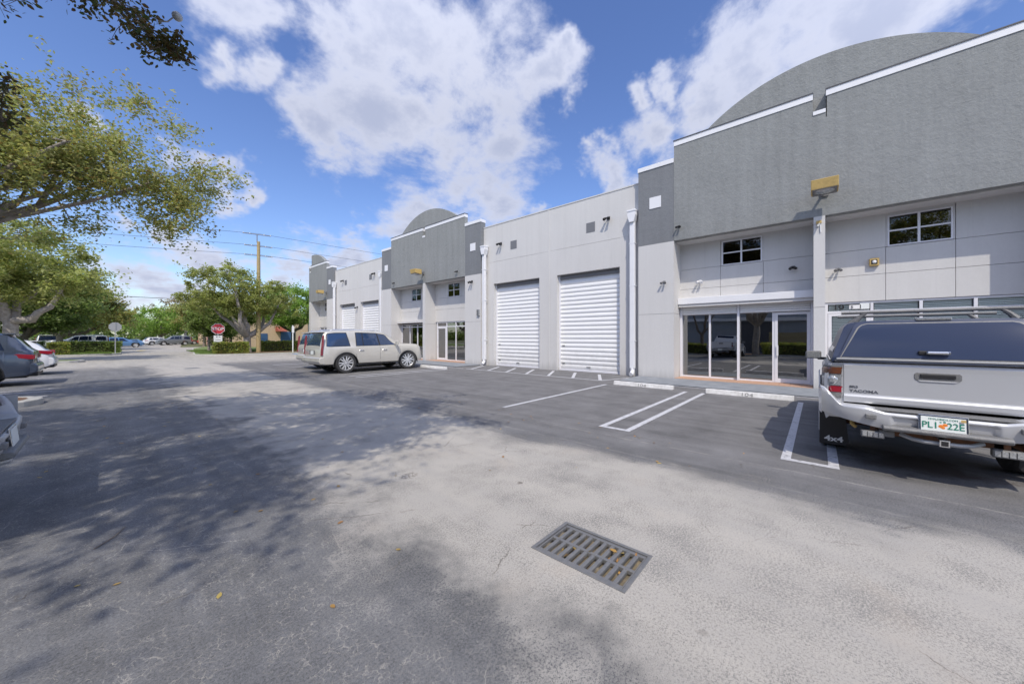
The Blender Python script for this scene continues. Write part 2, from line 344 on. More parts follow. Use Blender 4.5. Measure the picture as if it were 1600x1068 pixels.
M['car_white'] = paint('white_paint', (.72, .73, .75), .05, .3)
M['car_blue'] = paint('blue_paint', (.10, .22, .42), .4, .3)
M['car_red'] = paint('red_paint', (.45, .08, .07), .2, .3)
M['car_grey'] = paint('grey_paint', (.20, .22, .24), .4, .3)
M['lamp_red'] = mat('red_lens', (.30, .012, .025), .15, coat=1)
M['lamp_dark_red'] = mat('dark_red_lens', (.16, .015, .03), .15, coat=1, c2=(.30, .04, .06), vscale=12)
M['lamp_amber'] = mat('amber_lens', (.16, .055, .025), .15, coat=1, c2=(.09, .04, .03), vscale=30)
M['lamp_clear'] = mat('clear_lens', (.50, .52, .53), .12, .4, coat=1, c2=(.25, .26, .28), vscale=60)
M['rust'] = mat('rusty_metal', (.22, .10, .05), .9, c2=(.10, .06, .04), vscale=15)
M['green_ink'] = mat('plate_green', (.03, .22, .15), .5)
M['orange_ink'] = mat('plate_orange', (.85, .25, .04), .5)
M['plate_white'] = mat('plate_white', (.78, .82, .80), .4)

# ------------------------------------------------------------------ ground
def asphalt():
    m = bpy.data.materials.new('asphalt'); m.use_nodes = True; t = m.node_tree; p = t.nodes['Principled BSDF']
    co = N(t, 'ShaderNodeTexCoord').outputs['Object']; sp = N(t, 'ShaderNodeSeparateXYZ'); L(t, co, sp.inputs[0]); X, Y = sp.outputs[0], sp.outputs[1]
    def noise(s, d=4, r=.6, v=co, out='Fac', dist=0):
        n = N(t, 'ShaderNodeTexNoise', inp={'Scale': s, 'Detail': d, 'Roughness': r, 'Distortion': dist}); L(t, v, n.inputs['Vector']); return n.outputs[out]
    def mr2(v, a, b, c=0, d=1, smooth=True):
        n = N(t, 'ShaderNodeMapRange', inp={'From Min': a, 'From Max': b, 'To Min': c, 'To Max': d})
        if smooth: n.interpolation_type = 'SMOOTHSTEP'
        L(t, v, n.inputs[0]); return n.outputs[0]
    big = noise(.45, 4); mid = noise(1.6, 5, .65)
    stre = N(t, 'ShaderNodeMapping', inp={'Scale': (2.2, .16, 1)}); L(t, co, stre.inputs[0]); streak = noise(1.5, 5, .6, stre.outputs[0])
    # worn pale band along the drive
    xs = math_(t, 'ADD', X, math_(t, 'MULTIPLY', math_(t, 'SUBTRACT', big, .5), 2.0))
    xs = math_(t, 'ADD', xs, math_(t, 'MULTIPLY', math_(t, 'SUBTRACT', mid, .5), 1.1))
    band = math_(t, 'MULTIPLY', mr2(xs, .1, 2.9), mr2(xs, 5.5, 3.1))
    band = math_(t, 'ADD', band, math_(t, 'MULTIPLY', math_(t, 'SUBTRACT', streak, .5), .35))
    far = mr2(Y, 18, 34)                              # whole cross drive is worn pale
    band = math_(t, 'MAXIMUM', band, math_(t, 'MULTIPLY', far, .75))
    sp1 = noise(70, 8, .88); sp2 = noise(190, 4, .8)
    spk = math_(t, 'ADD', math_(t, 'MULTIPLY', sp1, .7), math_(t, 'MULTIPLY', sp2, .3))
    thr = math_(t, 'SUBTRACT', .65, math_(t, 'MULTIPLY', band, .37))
    dlt = math_(t, 'SUBTRACT', spk, thr)
    pale = mr2(dlt, -.02, .035)
    # fine crack network showing pale dust
    dv = N(t, 'ShaderNodeVectorMath', operation='ADD'); L(t, co, dv.inputs[0])
    dn = N(t, 'ShaderNodeVectorMath', operation='SCALE'); L(t, noise(6, 5, .7, co, 'Color'), dn.inputs[0]); dn.inputs[3].default_value = .11; L(t, dn.outputs[0], dv.inputs[1])
    def crack(scale, wdt, seedoff):
        mp = N(t, 'ShaderNodeMapping', inp={'Location': (seedoff, seedoff * .7, 0)}); L(t, dv.outputs[0], mp.inputs[0])
        v = N(t, 'ShaderNodeTexVoronoi', feature='DISTANCE_TO_EDGE', inp={'Scale': scale}); L(t, mp.outputs[0], v.inputs['Vector'])
        return mr2(v.outputs['Distance'], wdt, wdt * .25)
    ri = math_(t, 'ABSOLUTE', math_(t, 'SUBTRACT', noise(15, 8, .82, dv.outputs[0]), .5)); wig = mr2(ri, .007, .002)
    frag = mr2(noise(9, 4, .75), .46, .55)
    c1 = math_(t, 'MULTIPLY', math_(t, 'MAXIMUM', math_(t, 'MULTIPLY', crack(22, .05, 3), frag), math_(t, 'MULTIPLY', wig, .8)), mr2(noise(1.9, 5, .75), .30, .62))
    c2 = math_(t, 'MULTIPLY', crack(1.3, .006, 11), mr2(noise(.8, 3), .47, .56))
    v3 = N(t, 'ShaderNodeTexVoronoi', inp={'Scale': 34}); L(t, co, v3.inputs['Vector'])
    dots = math_(t, 'MULTIPLY', mr2(v3.outputs['Distance'], .16, .08), mr2(noise(4, 4, .7), .42, .58)); c1 = math_(t, 'MAXIMUM', c1, math_(t, 'MULTIPLY', dots, .8))
    leftz = mr2(X, 2.6, 1.2); leftz = math_(t, 'ADD', leftz, .10)
    cr = math_(t, 'MULTIPLY', math_(t, 'MAXIMUM', c1, c2), leftz, clamp=True)
    xw = math_(t, 'ADD', X, math_(t, 'MULTIPLY', math_(t, 'SUBTRACT', noise(1.3, 4), .5), .16))
    def seamx(x0_, w_): return mr2(math_(t, 'ABSOLUTE', math_(t, 'SUBTRACT', xw, x0_)), w_, w_ * .3)
    sm = math_(t, 'MULTIPLY', math_(t, 'MAXIMUM', seamx(5.28, .022), math_(t, 'MULTIPLY', seamx(4.62, .03), .6)), mr2(noise(5, 5, .75), .40, .60))
    rubbed = math_(t, 'MULTIPLY', mr2(noise(3.5, 3, .5), .66, .74), leftz)
    pale_all = math_(t, 'MAXIMUM', math_(t, 'MAXIMUM', pale, math_(t, 'MULTIPLY', cr, .75)), math_(t, 'MAXIMUM', math_(t, 'MULTIPLY', rubbed, .45), math_(t, 'MULTIPLY', sm, .5)), clamp=True)
    # base dark colour: sealcoat left bluish, stalls brownish dark
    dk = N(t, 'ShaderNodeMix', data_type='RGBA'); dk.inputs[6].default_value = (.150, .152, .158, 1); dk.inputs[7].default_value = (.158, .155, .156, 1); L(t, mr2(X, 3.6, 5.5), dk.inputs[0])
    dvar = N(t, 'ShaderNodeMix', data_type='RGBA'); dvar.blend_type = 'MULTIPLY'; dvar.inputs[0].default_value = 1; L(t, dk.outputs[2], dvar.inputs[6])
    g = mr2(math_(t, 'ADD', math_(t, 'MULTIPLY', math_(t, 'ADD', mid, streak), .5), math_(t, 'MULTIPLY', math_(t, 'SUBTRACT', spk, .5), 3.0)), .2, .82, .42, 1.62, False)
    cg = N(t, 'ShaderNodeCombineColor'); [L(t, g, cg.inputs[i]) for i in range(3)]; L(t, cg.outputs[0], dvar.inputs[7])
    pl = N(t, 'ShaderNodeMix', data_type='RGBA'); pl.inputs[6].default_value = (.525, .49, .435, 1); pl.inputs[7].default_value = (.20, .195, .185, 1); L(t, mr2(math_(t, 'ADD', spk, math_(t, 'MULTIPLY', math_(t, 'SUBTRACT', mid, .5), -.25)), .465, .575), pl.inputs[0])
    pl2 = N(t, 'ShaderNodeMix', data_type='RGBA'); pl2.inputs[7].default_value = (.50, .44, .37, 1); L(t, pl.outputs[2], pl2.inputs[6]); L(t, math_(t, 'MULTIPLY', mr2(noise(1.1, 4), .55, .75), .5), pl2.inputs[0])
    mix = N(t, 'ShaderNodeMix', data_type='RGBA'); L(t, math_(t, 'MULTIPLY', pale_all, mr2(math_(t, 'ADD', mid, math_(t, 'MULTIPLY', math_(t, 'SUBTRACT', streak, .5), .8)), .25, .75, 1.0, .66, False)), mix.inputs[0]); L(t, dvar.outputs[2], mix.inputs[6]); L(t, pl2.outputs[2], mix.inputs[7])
    # dark cracks and oil spots in the pale zone
    c3 = math_(t, 'MULTIPLY', crack(1.1, .006, 31), mr2(noise(1.0, 3), .55, .62))
    v2 = N(t, 'ShaderNodeTexVoronoi', inp={'Scale': 1.6}); L(t, dv.outputs[0], v2.inputs['Vector'])
    spots = mr2(v2.outputs['Distance'], .06, .03)
    spots = math_(t, 'MULTIPLY', spots, mr2(noise(.6, 1), .45, .55))
    dark = math_(t, 'MAXIMUM', math_(t, 'MULTIPLY', c3, .7), math_(t, 'MULTIPLY', spots, .65), clamp=True)
    mk = N(t, 'ShaderNodeMix', data_type='RGBA'); L(t, dark, mk.inputs[0]); L(t, mix.outputs[2], mk.inputs[6]); mk.inputs[7].default_value = (.10, .085, .07, 1)
    # oil stain under the parked pickup
    def ell(cx_, cy_, rx, ry):
        a = math_(t, 'MULTIPLY', math_(t, 'SUBTRACT', X, cx_), 1 / rx); b = math_(t, 'MULTIPLY', math_(t, 'SUBTRACT', Y, cy_), 1 / ry)
        return math_(t, 'SQRT', math_(t, 'ADD', math_(t, 'MULTIPLY', a, a), math_(t, 'MULTIPLY', b, b)))
    st = math_(t, 'ADD', ell(6.55, -.9, .55, .9), math_(t, 'MULTIPLY', math_(t, 'SUBTRACT', mid, .5), 1.8))
    mo = N(t, 'ShaderNodeMix', data_type='RGBA'); L(t, math_(t, 'MULTIPLY', mr2(st, 1.0, .4), .8), mo.inputs[0]); L(t, mk.outputs[2], mo.inputs[6]); mo.inputs[7].default_value = (.05, .03, .018, 1)
    # patch of damaged crazing and rust line near the end of the tree shadow
    pt = math_(t, 'ADD', ell(2.27, 3.51, .15, .10), math_(t, 'MULTIPLY', math_(t, 'SUBTRACT', mid, .5), 1.0))
    mp_ = N(t, 'ShaderNodeMix', data_type='RGBA'); L(t, math_(t, 'MULTIPLY', math_(t, 'MULTIPLY', mr2(pt, 1.0, .6), crack(26, .16, 5)), .6), mp_.inputs[0]); L(t, mo.outputs[2], mp_.inputs[6]); mp_.inputs[7].default_value = (.09, .075, .06, 1)
    L(t, mp_.outputs[2], p.inputs['Base Color'])
    p.inputs['Roughness'].default_value = .88; p.inputs['Specular IOR Level'].default_value = .3
    h = math_(t, 'ADD', math_(t, 'MULTIPLY', sp1, 1.0), math_(t, 'MULTIPLY', cr, -.25)); h = math_(t, 'ADD', h, math_(t, 'MULTIPLY', pale, .15))
    bu = N(t, 'ShaderNodeBump', inp={'Strength': .5, 'Distance': .006}); L(t, h, bu.inputs['Height']); L(t, bu.outputs[0], p.inputs['Normal'])
    return m
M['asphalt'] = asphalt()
M['earth'] = mat('earth', (.15, .16, .07), 1, var=.4, vscale=.8)
def sheet(name, pts, z, m, kind='structure', thick=None):
    b = MB()
    if thick: b.prism(pts, thick, 'xy', z - thick)
    else: b.add([(x, y, z) for x, y in pts], [tuple(range(len(pts)))])
    o = b.build(name, m, bev=.02 if thick else 0); o['kind'] = kind; return o
HOLE = (2.09, 2.57, .90, 1.62)
b = MB(); x0, x1, y0, y1 = HOLE
XS = [-60, x0, x1, 90]; YS = [-60, y0, y1, 74]
for i in range(3):
    for j in range(3):
        if i == 1 and j == 1: continue
        b.add([(XS[i], YS[j], 0), (XS[i + 1], YS[j], 0), (XS[i + 1], YS[j + 1], 0), (XS[i], YS[j + 1], 0)], [(0, 1, 2, 3)])
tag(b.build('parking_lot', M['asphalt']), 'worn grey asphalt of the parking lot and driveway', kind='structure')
sheet('road', [(1.0, 74), (7.6, 74), (16, 150), (6, 150)], 0.0, M['asphalt'])
b = MB(); XS = [-1500, -60, 90, 1500]; YS = [-1500, -60, 74, 1500]   # earth round and beyond the lot
for i in range(3):
    for j in range(3):
        if i == 1 and j == 1: continue
        b.add([(XS[i], YS[j], -.02), (XS[i + 1], YS[j], -.02), (XS[i + 1], YS[j + 1], -.02), (XS[i], YS[j + 1], -.02)], [(0, 1, 2, 3)])
tag(b.build('ground', M['earth']), 'open ground beyond the lot', kind='structure')

# painted markings
M['paint'] = mat('road_paint', (.62, .62, .645), .8, c2=(.42, .42, .44), vscale=14, bump=.2, bscale=80, detail=9)
def worn(m):
    t = m.node_tree; p = t.nodes['Principled BSDF']; co = N(t, 'ShaderNodeTexCoord').outputs['Object']
    a = N(t, 'ShaderNodeTexNoise', inp={'Scale': 7, 'Detail': 9, 'Roughness': .78}); L(t, co, a.inputs['Vector'])
    b_ = N(t, 'ShaderNodeTexNoise', inp={'Scale': 90, 'Detail': 3}); L(t, co, b_.inputs['Vector'])
    r = N(t, 'ShaderNodeMapRange', inp={'From Min': .565, 'From Max': .64}); L(t, math_(t, 'ADD', math_(t, 'MULTIPLY', a.outputs['Fac'], .75), math_(t, 'MULTIPLY', b_.outputs['Fac'], .27)), r.inputs[0])
    mi = N(t, 'ShaderNodeMix', data_type='RGBA'); src = p.inputs['Base Color'].links[0].from_socket; L(t, r.outputs[0], mi.inputs[0]); L(t, src, mi.inputs[6]); mi.inputs[7].default_value = (.17, .17, .175, 1); L(t, mi.outputs[2], p.inputs['Base Color'])
worn(M['paint'])
def line(x0, y0, x1, y1, wd=.10, z=.004, m='paint', name='parking_line'):
    d = Vector((x1 - x0, y1 - y0, 0)).normalized(); n_ = Vector((-d.y, d.x, 0)) * wd / 2
    a, c = Vector((x0, y0, z)), Vector((x1, y1, z))
    b = MB(); b.add([a - n_, c - n_, c + n_, a + n_], [(0, 1, 2, 3)]); o = b.build(name, M[m], fix=False); o['kind'] = 'structure'; return o
def upair(yc, xa=5.8, xb=10.95, gap=.46):
    line(xa, yc - gap / 2, xb, yc - gap / 2); line(xa, yc + gap / 2, xb, yc + gap / 2); line(xa - .05, yc - gap / 2 - .05, xa - .05, yc + gap / 2 + .05, .10)
line(5.85, 5.32, 10.9, 5.32)
upair(2.65); upair(.09); upair(-2.5); upair(-5.1)
line(11.75, 6.0, 11.75, 13.2, .09); line(11.75, 5.95, 13.3, 5.45, .09)
for k in range(7): line(11.82, 6.0 + k * 1.15, 13.6, 6.95 + k * 1.15, .12)
line(11.95, -6, 11.95, 5.4, .07)
for y in (12.9, 14.2): line(6.4, y if y > 13 else 13.6, 10.9, y if y > 13 else 13.6, .1)
for y in (17.95, 20.6, 23.2): line(6.2, y, 10.9, y, .1)
line(11.75, 13.4, 11.75, 24, .07)
for y in (15.6, 16.9, 17.6, 22.6, 26.9, 28.2, 30.5, 33.0): line(-5.6, y, -1.0, y, .1)
for y in (26.5, 29.0, 31.6, 34.2): line(6.4, y, 11.2, y, .1)
line(2.2, 56, 3.0, 62, .12, m='yellow_line'); line(2.5, 56, 3.3, 62, .12, m='yellow_line')
sheet('handicap_pad', [(11.4, 36.2), (13.6, 36.2), (13.6, 37.2), (11.4, 37.2)], .006, M['blue_paint'])

# walkways along the building
sheet('walkway', [(12.05, -8), (13.78, -8), (13.78, 5.35), (12.05, 5.35)], .05, M['walkway'], thick=.049)
sheet('walkway', [(12.05, 14.3), (13.78, 14.3), (13.78, 25.0), (12.05, 25.0)], .05, M['walkway'], thick=.049)
sheet('walkway', [(12.05, 33.95), (13.78, 33.95), (13.78, 39.7), (12.05, 39.7)], .05, M['walkway'], thick=.049)

# ------------------------------------------------------------------ warehouse building
XD = 13.81; XR = 14.65; XG = 14.05; C1, C2, C3 = -.02, 19.68, 39.31; ORG = (13.81, 19.7, 0)
bld = thing('warehouse_building', 'long pale grey warehouse row with dark grey parapets, storefronts and white roller doors', 'building', ORG)
def bb(boxes, name, m, parent=bld, bev=0, smooth=False):
    b = MB(ORG)
    for q in boxes: b.box(*q)
    return b.build(name, m, parent, bev=bev, smooth=smooth)
HL, HF, HH, HLW = 2.45, 5.13, 8.82, 8.19
G_ = .010
def wallp(x0, x1, y0, y1, zs):                       # wall panels with recessed joints between
    for a, c in zip(zs[:-1], zs[1:]):
        lo = a + (G_ / 2 if a > .1 else 0); hi = c - (G_ / 2 if c != zs[-1] else 0)
        bb([(x0, x1, y0, y1, lo, hi)], 'wall_panel', M['wall'])
slat_cache = {}
def slat_mesh(wd):
    k = round(wd, 3)
    if k not in slat_cache:
        b = MB(); pr = [(.002, 0), (-.004, .008), (-.016, .032), (-.027, .068), (-.029, .105), (-.021, .145), (-.006, .178), (.002, .190), (.002, .196)]
        n = len(pr); vs = [(x, -wd / 2, z) for x, z in pr] + [(x, wd / 2, z) for x, z in pr]
        b.add(vs, [(i, i + 1, i + 1 + n, i + n) for i in range(n - 1)])
        me = bpy.data.meshes.new('slat'); me.from_pydata(b.v, [], b.f); me.shade_smooth(); me.materials.append(M['slat']); slat_cache[k] = me
    return slat_cache[k]
def garage_door(yc, wd=3.12, h=4.5):
    xg = XG + .22
    d = bb([(xg + .06, xg + .09, yc - wd / 2, yc + wd / 2, .0, h)], 'roller_door', M['slat'])
    n = int((h - .33) / .196)
    for k in range(n):
        o = link('slat', slat_mesh(wd - .06), None, d, (xg + .045 - ORG[0], yc - ORG[1], .10 + k * .196))
    for s in (-1, 1): bb([(xg - .02, xg + .055, yc + s * (wd / 2 - .03) - .03, yc + s * (wd / 2 - .03) + .03, 0, h)], 'guide_rail', M['frame'], d)
    bb([(xg - .05, xg + .05, yc - wd / 2 + .06, yc + wd / 2 - .06, .0, .09)], 'bottom_bar', M['frame'], d, bev=.01)
    for q in (.32, 1.15): bb([(xg - .005, xg + .02, yc + wd / 2 - .30, yc + wd / 2 - .16, q, q + .04)], 'slide_lock', M['iron'], d, bev=.004)
    bb([(xg - .03, xg + .0, yc - .10, yc + .10, .20, .235)], 'lift_handle', M['iron'], d, bev=.006)
    bb([(xg - .02, xg + .05, yc - wd / 2 + .06, yc + wd / 2 - .06, h - .20, h - .003)], 'roll_hood', M['wall_groove'], d)
def garage_wall(ya, yb, doors, wd=3.12, h=4.5, top=7.7, joint=5.7):
    ys = [ya]
    for c in sorted(doors): ys += [c - wd / 2, c + wd / 2]
    ys.append(yb)
    for i in range(0, len(ys), 2): wallp(XG, XG + .30, ys[i], ys[i + 1], [0, joint])
    for c in doors: bb([(XG, XG + .30, c - wd / 2, c + wd / 2, h, joint - G_ / 2)], 'wall_panel', M['wall'])
    ym = (ya + yb) / 2
    bb([(XG, XG + .30, ya, ym - .045, joint + G_ / 2, top)], 'wall_panel', M['wall']); bb([(XG, XG + .30, ym + .045, yb, joint + G_ / 2, top)], 'wall_panel', M['wall'])
    bb([(XG - .012, XG - .001, ym - .045, ym + .045, .0, top)], 'joint_strip', M['wall'])
    bb([(XG + .02, XG + .29, ym - .045, ym + .045, joint - .01, top)], 'wall_panel', M['wall'])
    bb([(XG - .02, XG + .34, ya, yb, top, top + .05)], 'parapet_cap', M['wall'])
    bb([(XG + .31, XG + .32, ya, yb, h, top - .01)], 'joint_backing', M['wall_groove'])
    for c in doors: garage_door(c, wd, h)
    for s in (-1, 1):
        bb([(XG - .015, XG - .001, ym + s * 2.24 - .21, ym + s * 2.24 + .21, 6.20, 6.62)], 'grey_square', M['grey_square'])
garage_wall(C1 + 5.39, C2 - 5.39, [7.81, 11.96])
garage_wall(C2 + 5.39, C3 - 5.39, [27.5, 31.5], 3.0)

def window(yc, wd, z0, z1):
    f = .035; x = XR - .02
    w_ = bb([(x, x + .08, yc - wd / 2, yc + wd / 2, z0, z0 + f), (x, x + .08, yc - wd / 2, yc + wd / 2, z1 - f, z1), (x, x + .08, yc - wd / 2, yc - wd / 2 + f, z0, z1), (x, x + .08, yc + wd / 2 - f, yc + wd / 2, z0, z1)][:2] +
            [(x + .001, x + .079, yc - wd / 2, yc - wd / 2 + f, z0 + f, z1 - f), (x + .001, x + .079, yc + wd / 2 - f, yc + wd / 2, z0 + f, z1 - f)], 'window', M['frame'])
    zm = (z0 + z1) / 2
    bb([(x + .004, x + .07, yc - .025, yc + .025, z0 + f, z1 - f)], 'mullion', M['frame'], w_)
    bb([(x + .008, x + .066, yc - wd / 2 + f, yc - .025, zm - .02, zm + .02), (x + .008, x + .066, yc + .025, yc + wd / 2 - f, zm - .02, zm + .02)], 'muntin', M['frame'], w_)
    for s in (-1, 1):
        for zz in ((z0 + f, zm - .02), (zm + .02, z1 - f)):
            ya, yb = (yc - wd / 2 + f, yc - .025) if s < 0 else (yc + .025, yc + wd / 2 - f)
            bb([(x + .03 + .003 * s, x + .036 + .003 * s, ya, yb, zz[0], zz[1])], 'pane', M['win_glass'], w_)
def bay(c, s, ztop_store, half=4.066, pil=.13, third=True, ye=None):
    """recessed wall of one bay on side s (+1 = further along the row)"""
    ya, yb = c + s * pil, c + s * half
    if ye is not None: yb = ye
    cuts = [ya, c + s * 1.43, c + s * 2.70, yb]
    zs = [ztop_store, 3.39, 4.14, 5.10]
    for i in range(3):
        p, q = sorted((cuts[i], cuts[i + 1]))
        if i > 0 and s > 0: p += G_
        if i > 0 and s < 0: q -= G_
        for j in range(3):
            if i == 1 and j == 2: continue
            bb([(XR, XR + .10, p, q, zs[j] + (G_ if j else 0), zs[j + 1])], 'wall_panel', M['wall'])
    yc = c + s * 2.065; p, q = sorted((cuts[1], cuts[2]))
    bb([(XR, XR + .10, p + .002, q - .002, 5.02, 5.10)], 'window_head', M['wall'])
    bb([(XR + .001, XR + .10, p + .002, p + .04, 4.155, 5.02), (XR + .001, XR + .10, q - .04, q - .002, 4.155, 5.02)], 'window_jamb', M['wall'])
    window(yc, q - p - .08, 4.155, 5.02)
    p, q = sorted((ya, yb))
    bb([(XR + .105, XR + .13, p, q, ztop_store, 5.10)], 'joint_backing', M['wall_groove'])
    bb([(XD + .22, XR + .6, p, q, 5.10, 5.16)], 'soffit', M['wall'])
def frame_bars(ys, z0, z1, trans=None, x=XR + .03, door=None, base=.0):
    """storefront frame: ys = vertical bar centres"""
    bars = [(x, x + .09, y - .03, y + .03, z0, z1) for y in ys]
    return bars
def storefront(yl, yr, verts, z1, trans=None, door=None, blinds=False, gm='glass'):
    p, q = min(yl, yr), max(yl, yr); x = XR + .03
    sf = bb([(x, x + .09, y - .032, y + .032, .06, z1) for y in sorted(verts)], 'storefront', M['frame'], bev=.004)
    ys = sorted(verts)
    for a, c in zip(ys[:-1], ys[1:]):
        a2, c2 = a + .032, c - .032
        bb([(x + .003, x + .087, a2, c2, .06, .11)], 'sill', M['frame'], sf); bb([(x + .003, x + .087, a2, c2, z1 - .05, z1)], 'head_bar', M['frame'], sf)
        if trans: bb([(x + .003, x + .087, a2, c2, trans - .03, trans + .03)], 'transom_bar', M['frame'], sf)
        zt = trans - .03 if trans else z1 - .05
        isdoor = door and a < door < c
        if isdoor:
            bb([(x - .012, x + .03, a2 + .004, a2 + .085, .07, zt - .01), (x - .012, x + .03, c2 - .085, c2 - .004, .07, zt - .01), (x - .012, x + .03, a2 + .085, c2 - .085, .07, .20), (x - .012, x + .03, a2 + .085, c2 - .085, zt - .09, zt - .01)], 'glass_door', M['frame'], sf)
            bb([(x - .06, x - .04, c2 - .10, c2 - .05, .95, 1.30), (x - .045, x - .012, c2 - .09, c2 - .06, 1.0, 1.25)], 'door_handle', M['sign_white'], sf, bev=.004)
        bb([(x + .04, x + .048, a2, c2, .11, zt)], 'pane', M[gm], sf)
        if trans: bb([(x + .042, x + .05, a2, c2, trans + .03, z1 - .05)], 'pane', M[gm], sf)
        if blinds:
            bl_ = MB(ORG)
            z = .2
            while z < z1 - .06:
                bl_.box(x + .075, x + .078, a2 + .02, c2 - .02, z, z + .035); z += .045
            o = bl_.build('blind', M['blind'], sf); o['kind'] = 'stuff'
    return sf
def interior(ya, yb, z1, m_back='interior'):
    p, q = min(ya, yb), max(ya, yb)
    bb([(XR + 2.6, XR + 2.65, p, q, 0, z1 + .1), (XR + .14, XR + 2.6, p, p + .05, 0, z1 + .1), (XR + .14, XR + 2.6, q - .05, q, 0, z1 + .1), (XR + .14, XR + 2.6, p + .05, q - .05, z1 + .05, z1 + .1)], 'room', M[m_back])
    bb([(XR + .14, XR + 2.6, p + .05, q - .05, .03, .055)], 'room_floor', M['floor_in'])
def threshold(ya, yb):
    p, q = min(ya, yb), max(ya, yb); n = int((q - p) / .3) + 1; st = (q - p) / n
    me = MB(); me.box(0, .285, 0, st - .008, 0, .012); base = None
    for r_ in range(3):
        for k in range(n):
            if base is None:
                o = me.build('floor_tile', M['terracotta'], bld); base = o.data
            else: o = link('floor_tile', base, None, bld)
            o.location = (XD + .02 + r_ * .293 - ORG[0], p + k * st - ORG[1], .045)
    bb([(XD, XR + .14, p, q, 0, .044)], 'threshold_slab', M['concrete'])
def block(c, lo=True, hi=True, y_end=None):
    # corner piers
    sides = ([-1] if lo else []) + ([1] if hi else [])
    for s in sides:
        p, q = sorted((c + s * 4.066, c + s * 5.39))
        wallp(XD, XR + .14, p, q, [0, HL, HF - .002])
        bb([(XD + .02, XR + .1, p + .02, q - .02, HL - .02, HL + .02)], 'joint_backing', M['wall_groove'])
        bb([(XD, XD + .36, p, q, HF, HLW - .16)], 'low_parapet', M['dark_wall2'])
        bb([(XD - .025, XD + .36, p - (.02 if s < 0 else 0), q + (.02 if s > 0 else 0), HLW - .16, HLW)], 'white_trim', M['trim'])
        yc = c + s * 4.74
        bb([(XD - .02, XD - .001, yc - .215, yc + .215, 6.50, 6.93)], 'white_square', M['tile_square'])
    ya = c - 4.066 if lo else c; yb = c + 4.066 if hi else y_end
    # high parapet, with the notch in the middle
    k = .145
    lo_y, hi_y = ya + .006, (c - k)
    dx = .22
    if lo:
        bb([(XD, XD + dx, ya + .006, c - k, HF, HH - .21)], 'high_parapet', M['dark_wall'])
        bb([(XD - .02, XD + dx, ya + .006, c - k, HH - .21, HH - .03)], 'white_trim', M['trim'])
        bb([(XD - .04, XD + dx + .02, ya - .012, c - k + .01, HH - .03, HH)], 'parapet_flashing', M['cap'])
        bb([(XD, XD + dx, c - k, c + k, HF, 8.14)], 'high_parapet', M['dark_wall'])
        bb([(XD - .02, XD + dx, c - k + .004, c + k - .004, 8.14, 8.25)], 'white_trim', M['trim'])
        bb([(XD + .0, XD + .02, c - k - .02, c - k - .001, 8.0, HH - .21)], 'notch_edge', M['cap'])
    if hi:
        bb([(XD, XD + dx, c + k, yb - .006, HF, HH - .21)], 'high_parapet', M['dark_wall'])
        bb([(XD - .02, XD + dx, c + k, yb - .006, HH - .21, HH - .03)], 'white_trim', M['trim'])
        bb([(XD - .04, XD + dx + .02, c + k - .01, yb + .012, HH - .03, HH)], 'parapet_flashing', M['cap'])
    # arched gable just behind
    zc, Rr = 5.13, 4.86; b = MB(ORG); pts = []
    y_max = y_end if y_end else c + 9
    a0 = math.asin((7.6 - zc) / Rr)
    for i in range(65):
        a = a0 + (math.pi - 2 * a0) * i / 64; y = c + Rr * math.cos(a)
        if y <= y_max: pts.append((y, zc + Rr * math.sin(a)))
    if y_end: pts = [(y_end, 7.6), (y_end, zc + math.sqrt(max(0, Rr ** 2 - (y_end - c) ** 2)))] + pts
    pts.append((pts[-1][0], 7.6)) if pts[-1][1] > 7.61 else None
    b.prism(pts, .30, 'yz', XD + .24); b.build('arched_gable', M['dark_wall'], bld)
# block one: units 104 and 105
block(C1)
for s in (1, -1): bay(C1, s, 2.63)
wallp(XD, XR + .14, C1 - .13, C1 + .13, [0, HL, HF - .002])
storefront(4.05, .11, [4.0, 3.04, 2.14, 1.14, .16], 2.45, door=.6)
storefront(-.15, -4.08, [-.19, -1.18, -2.13, -3.06, -4.05], 2.62, trans=2.33, door=-.6, blinds=True, gm='clear_glass')
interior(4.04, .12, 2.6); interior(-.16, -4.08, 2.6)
threshold(4.04, .12); threshold(-.16, -4.08)
# shutter box and rolled shutters over unit 104
sh = bb([(XR - .36, XR + .02, .115, 4.04, 2.80, 3.03)], 'shutter_box', M['trim'], bev=.01)
bb([(XR - .32, XR + .02, .12, 4.03, 2.70, 2.797)], 'shutter_box_lip', M['wall'], sh)
for p, q in ((.20, 2.08), (2.17, 3.98)):
    for k in range(4): bb([(XR - .06, XR - .035, p, q, 2.42 + k * .07, 2.42 + k * .07 + .062)], 'shutter_slat', M['slat'], sh, bev=.008)
for y in (.155, 2.125, 4.0): bb([(XR - .09, XR + .02, y - .035, y + .035, .06, 2.70)], 'guide_rail', M['frame'], sh)
# number 105 over the door
def rotwall(): return (R(90), 0, R(-90))
nb = bb([(XR + .018, XR + .024, -.95, -.70, 2.41, 2.53)], 'number_card', M['sign_white'])
text_mesh('unit_number', '10', .20, .003, M['black'], bld, (XR - .005 - ORG[0] + .015, -.46 - ORG[1], 2.41), rotwall(), sx=1.3, bold=.004)
text_mesh('unit_number', '5', .12, .003, M['black'], bld, (XR - .005 - ORG[0] + .013, -.76 - ORG[1], 2.43), rotwall())
bb([(XR + .018, XR + .024, -1.13, -.93, 2.40, 2.57)], 'notice_card', M['blind'])
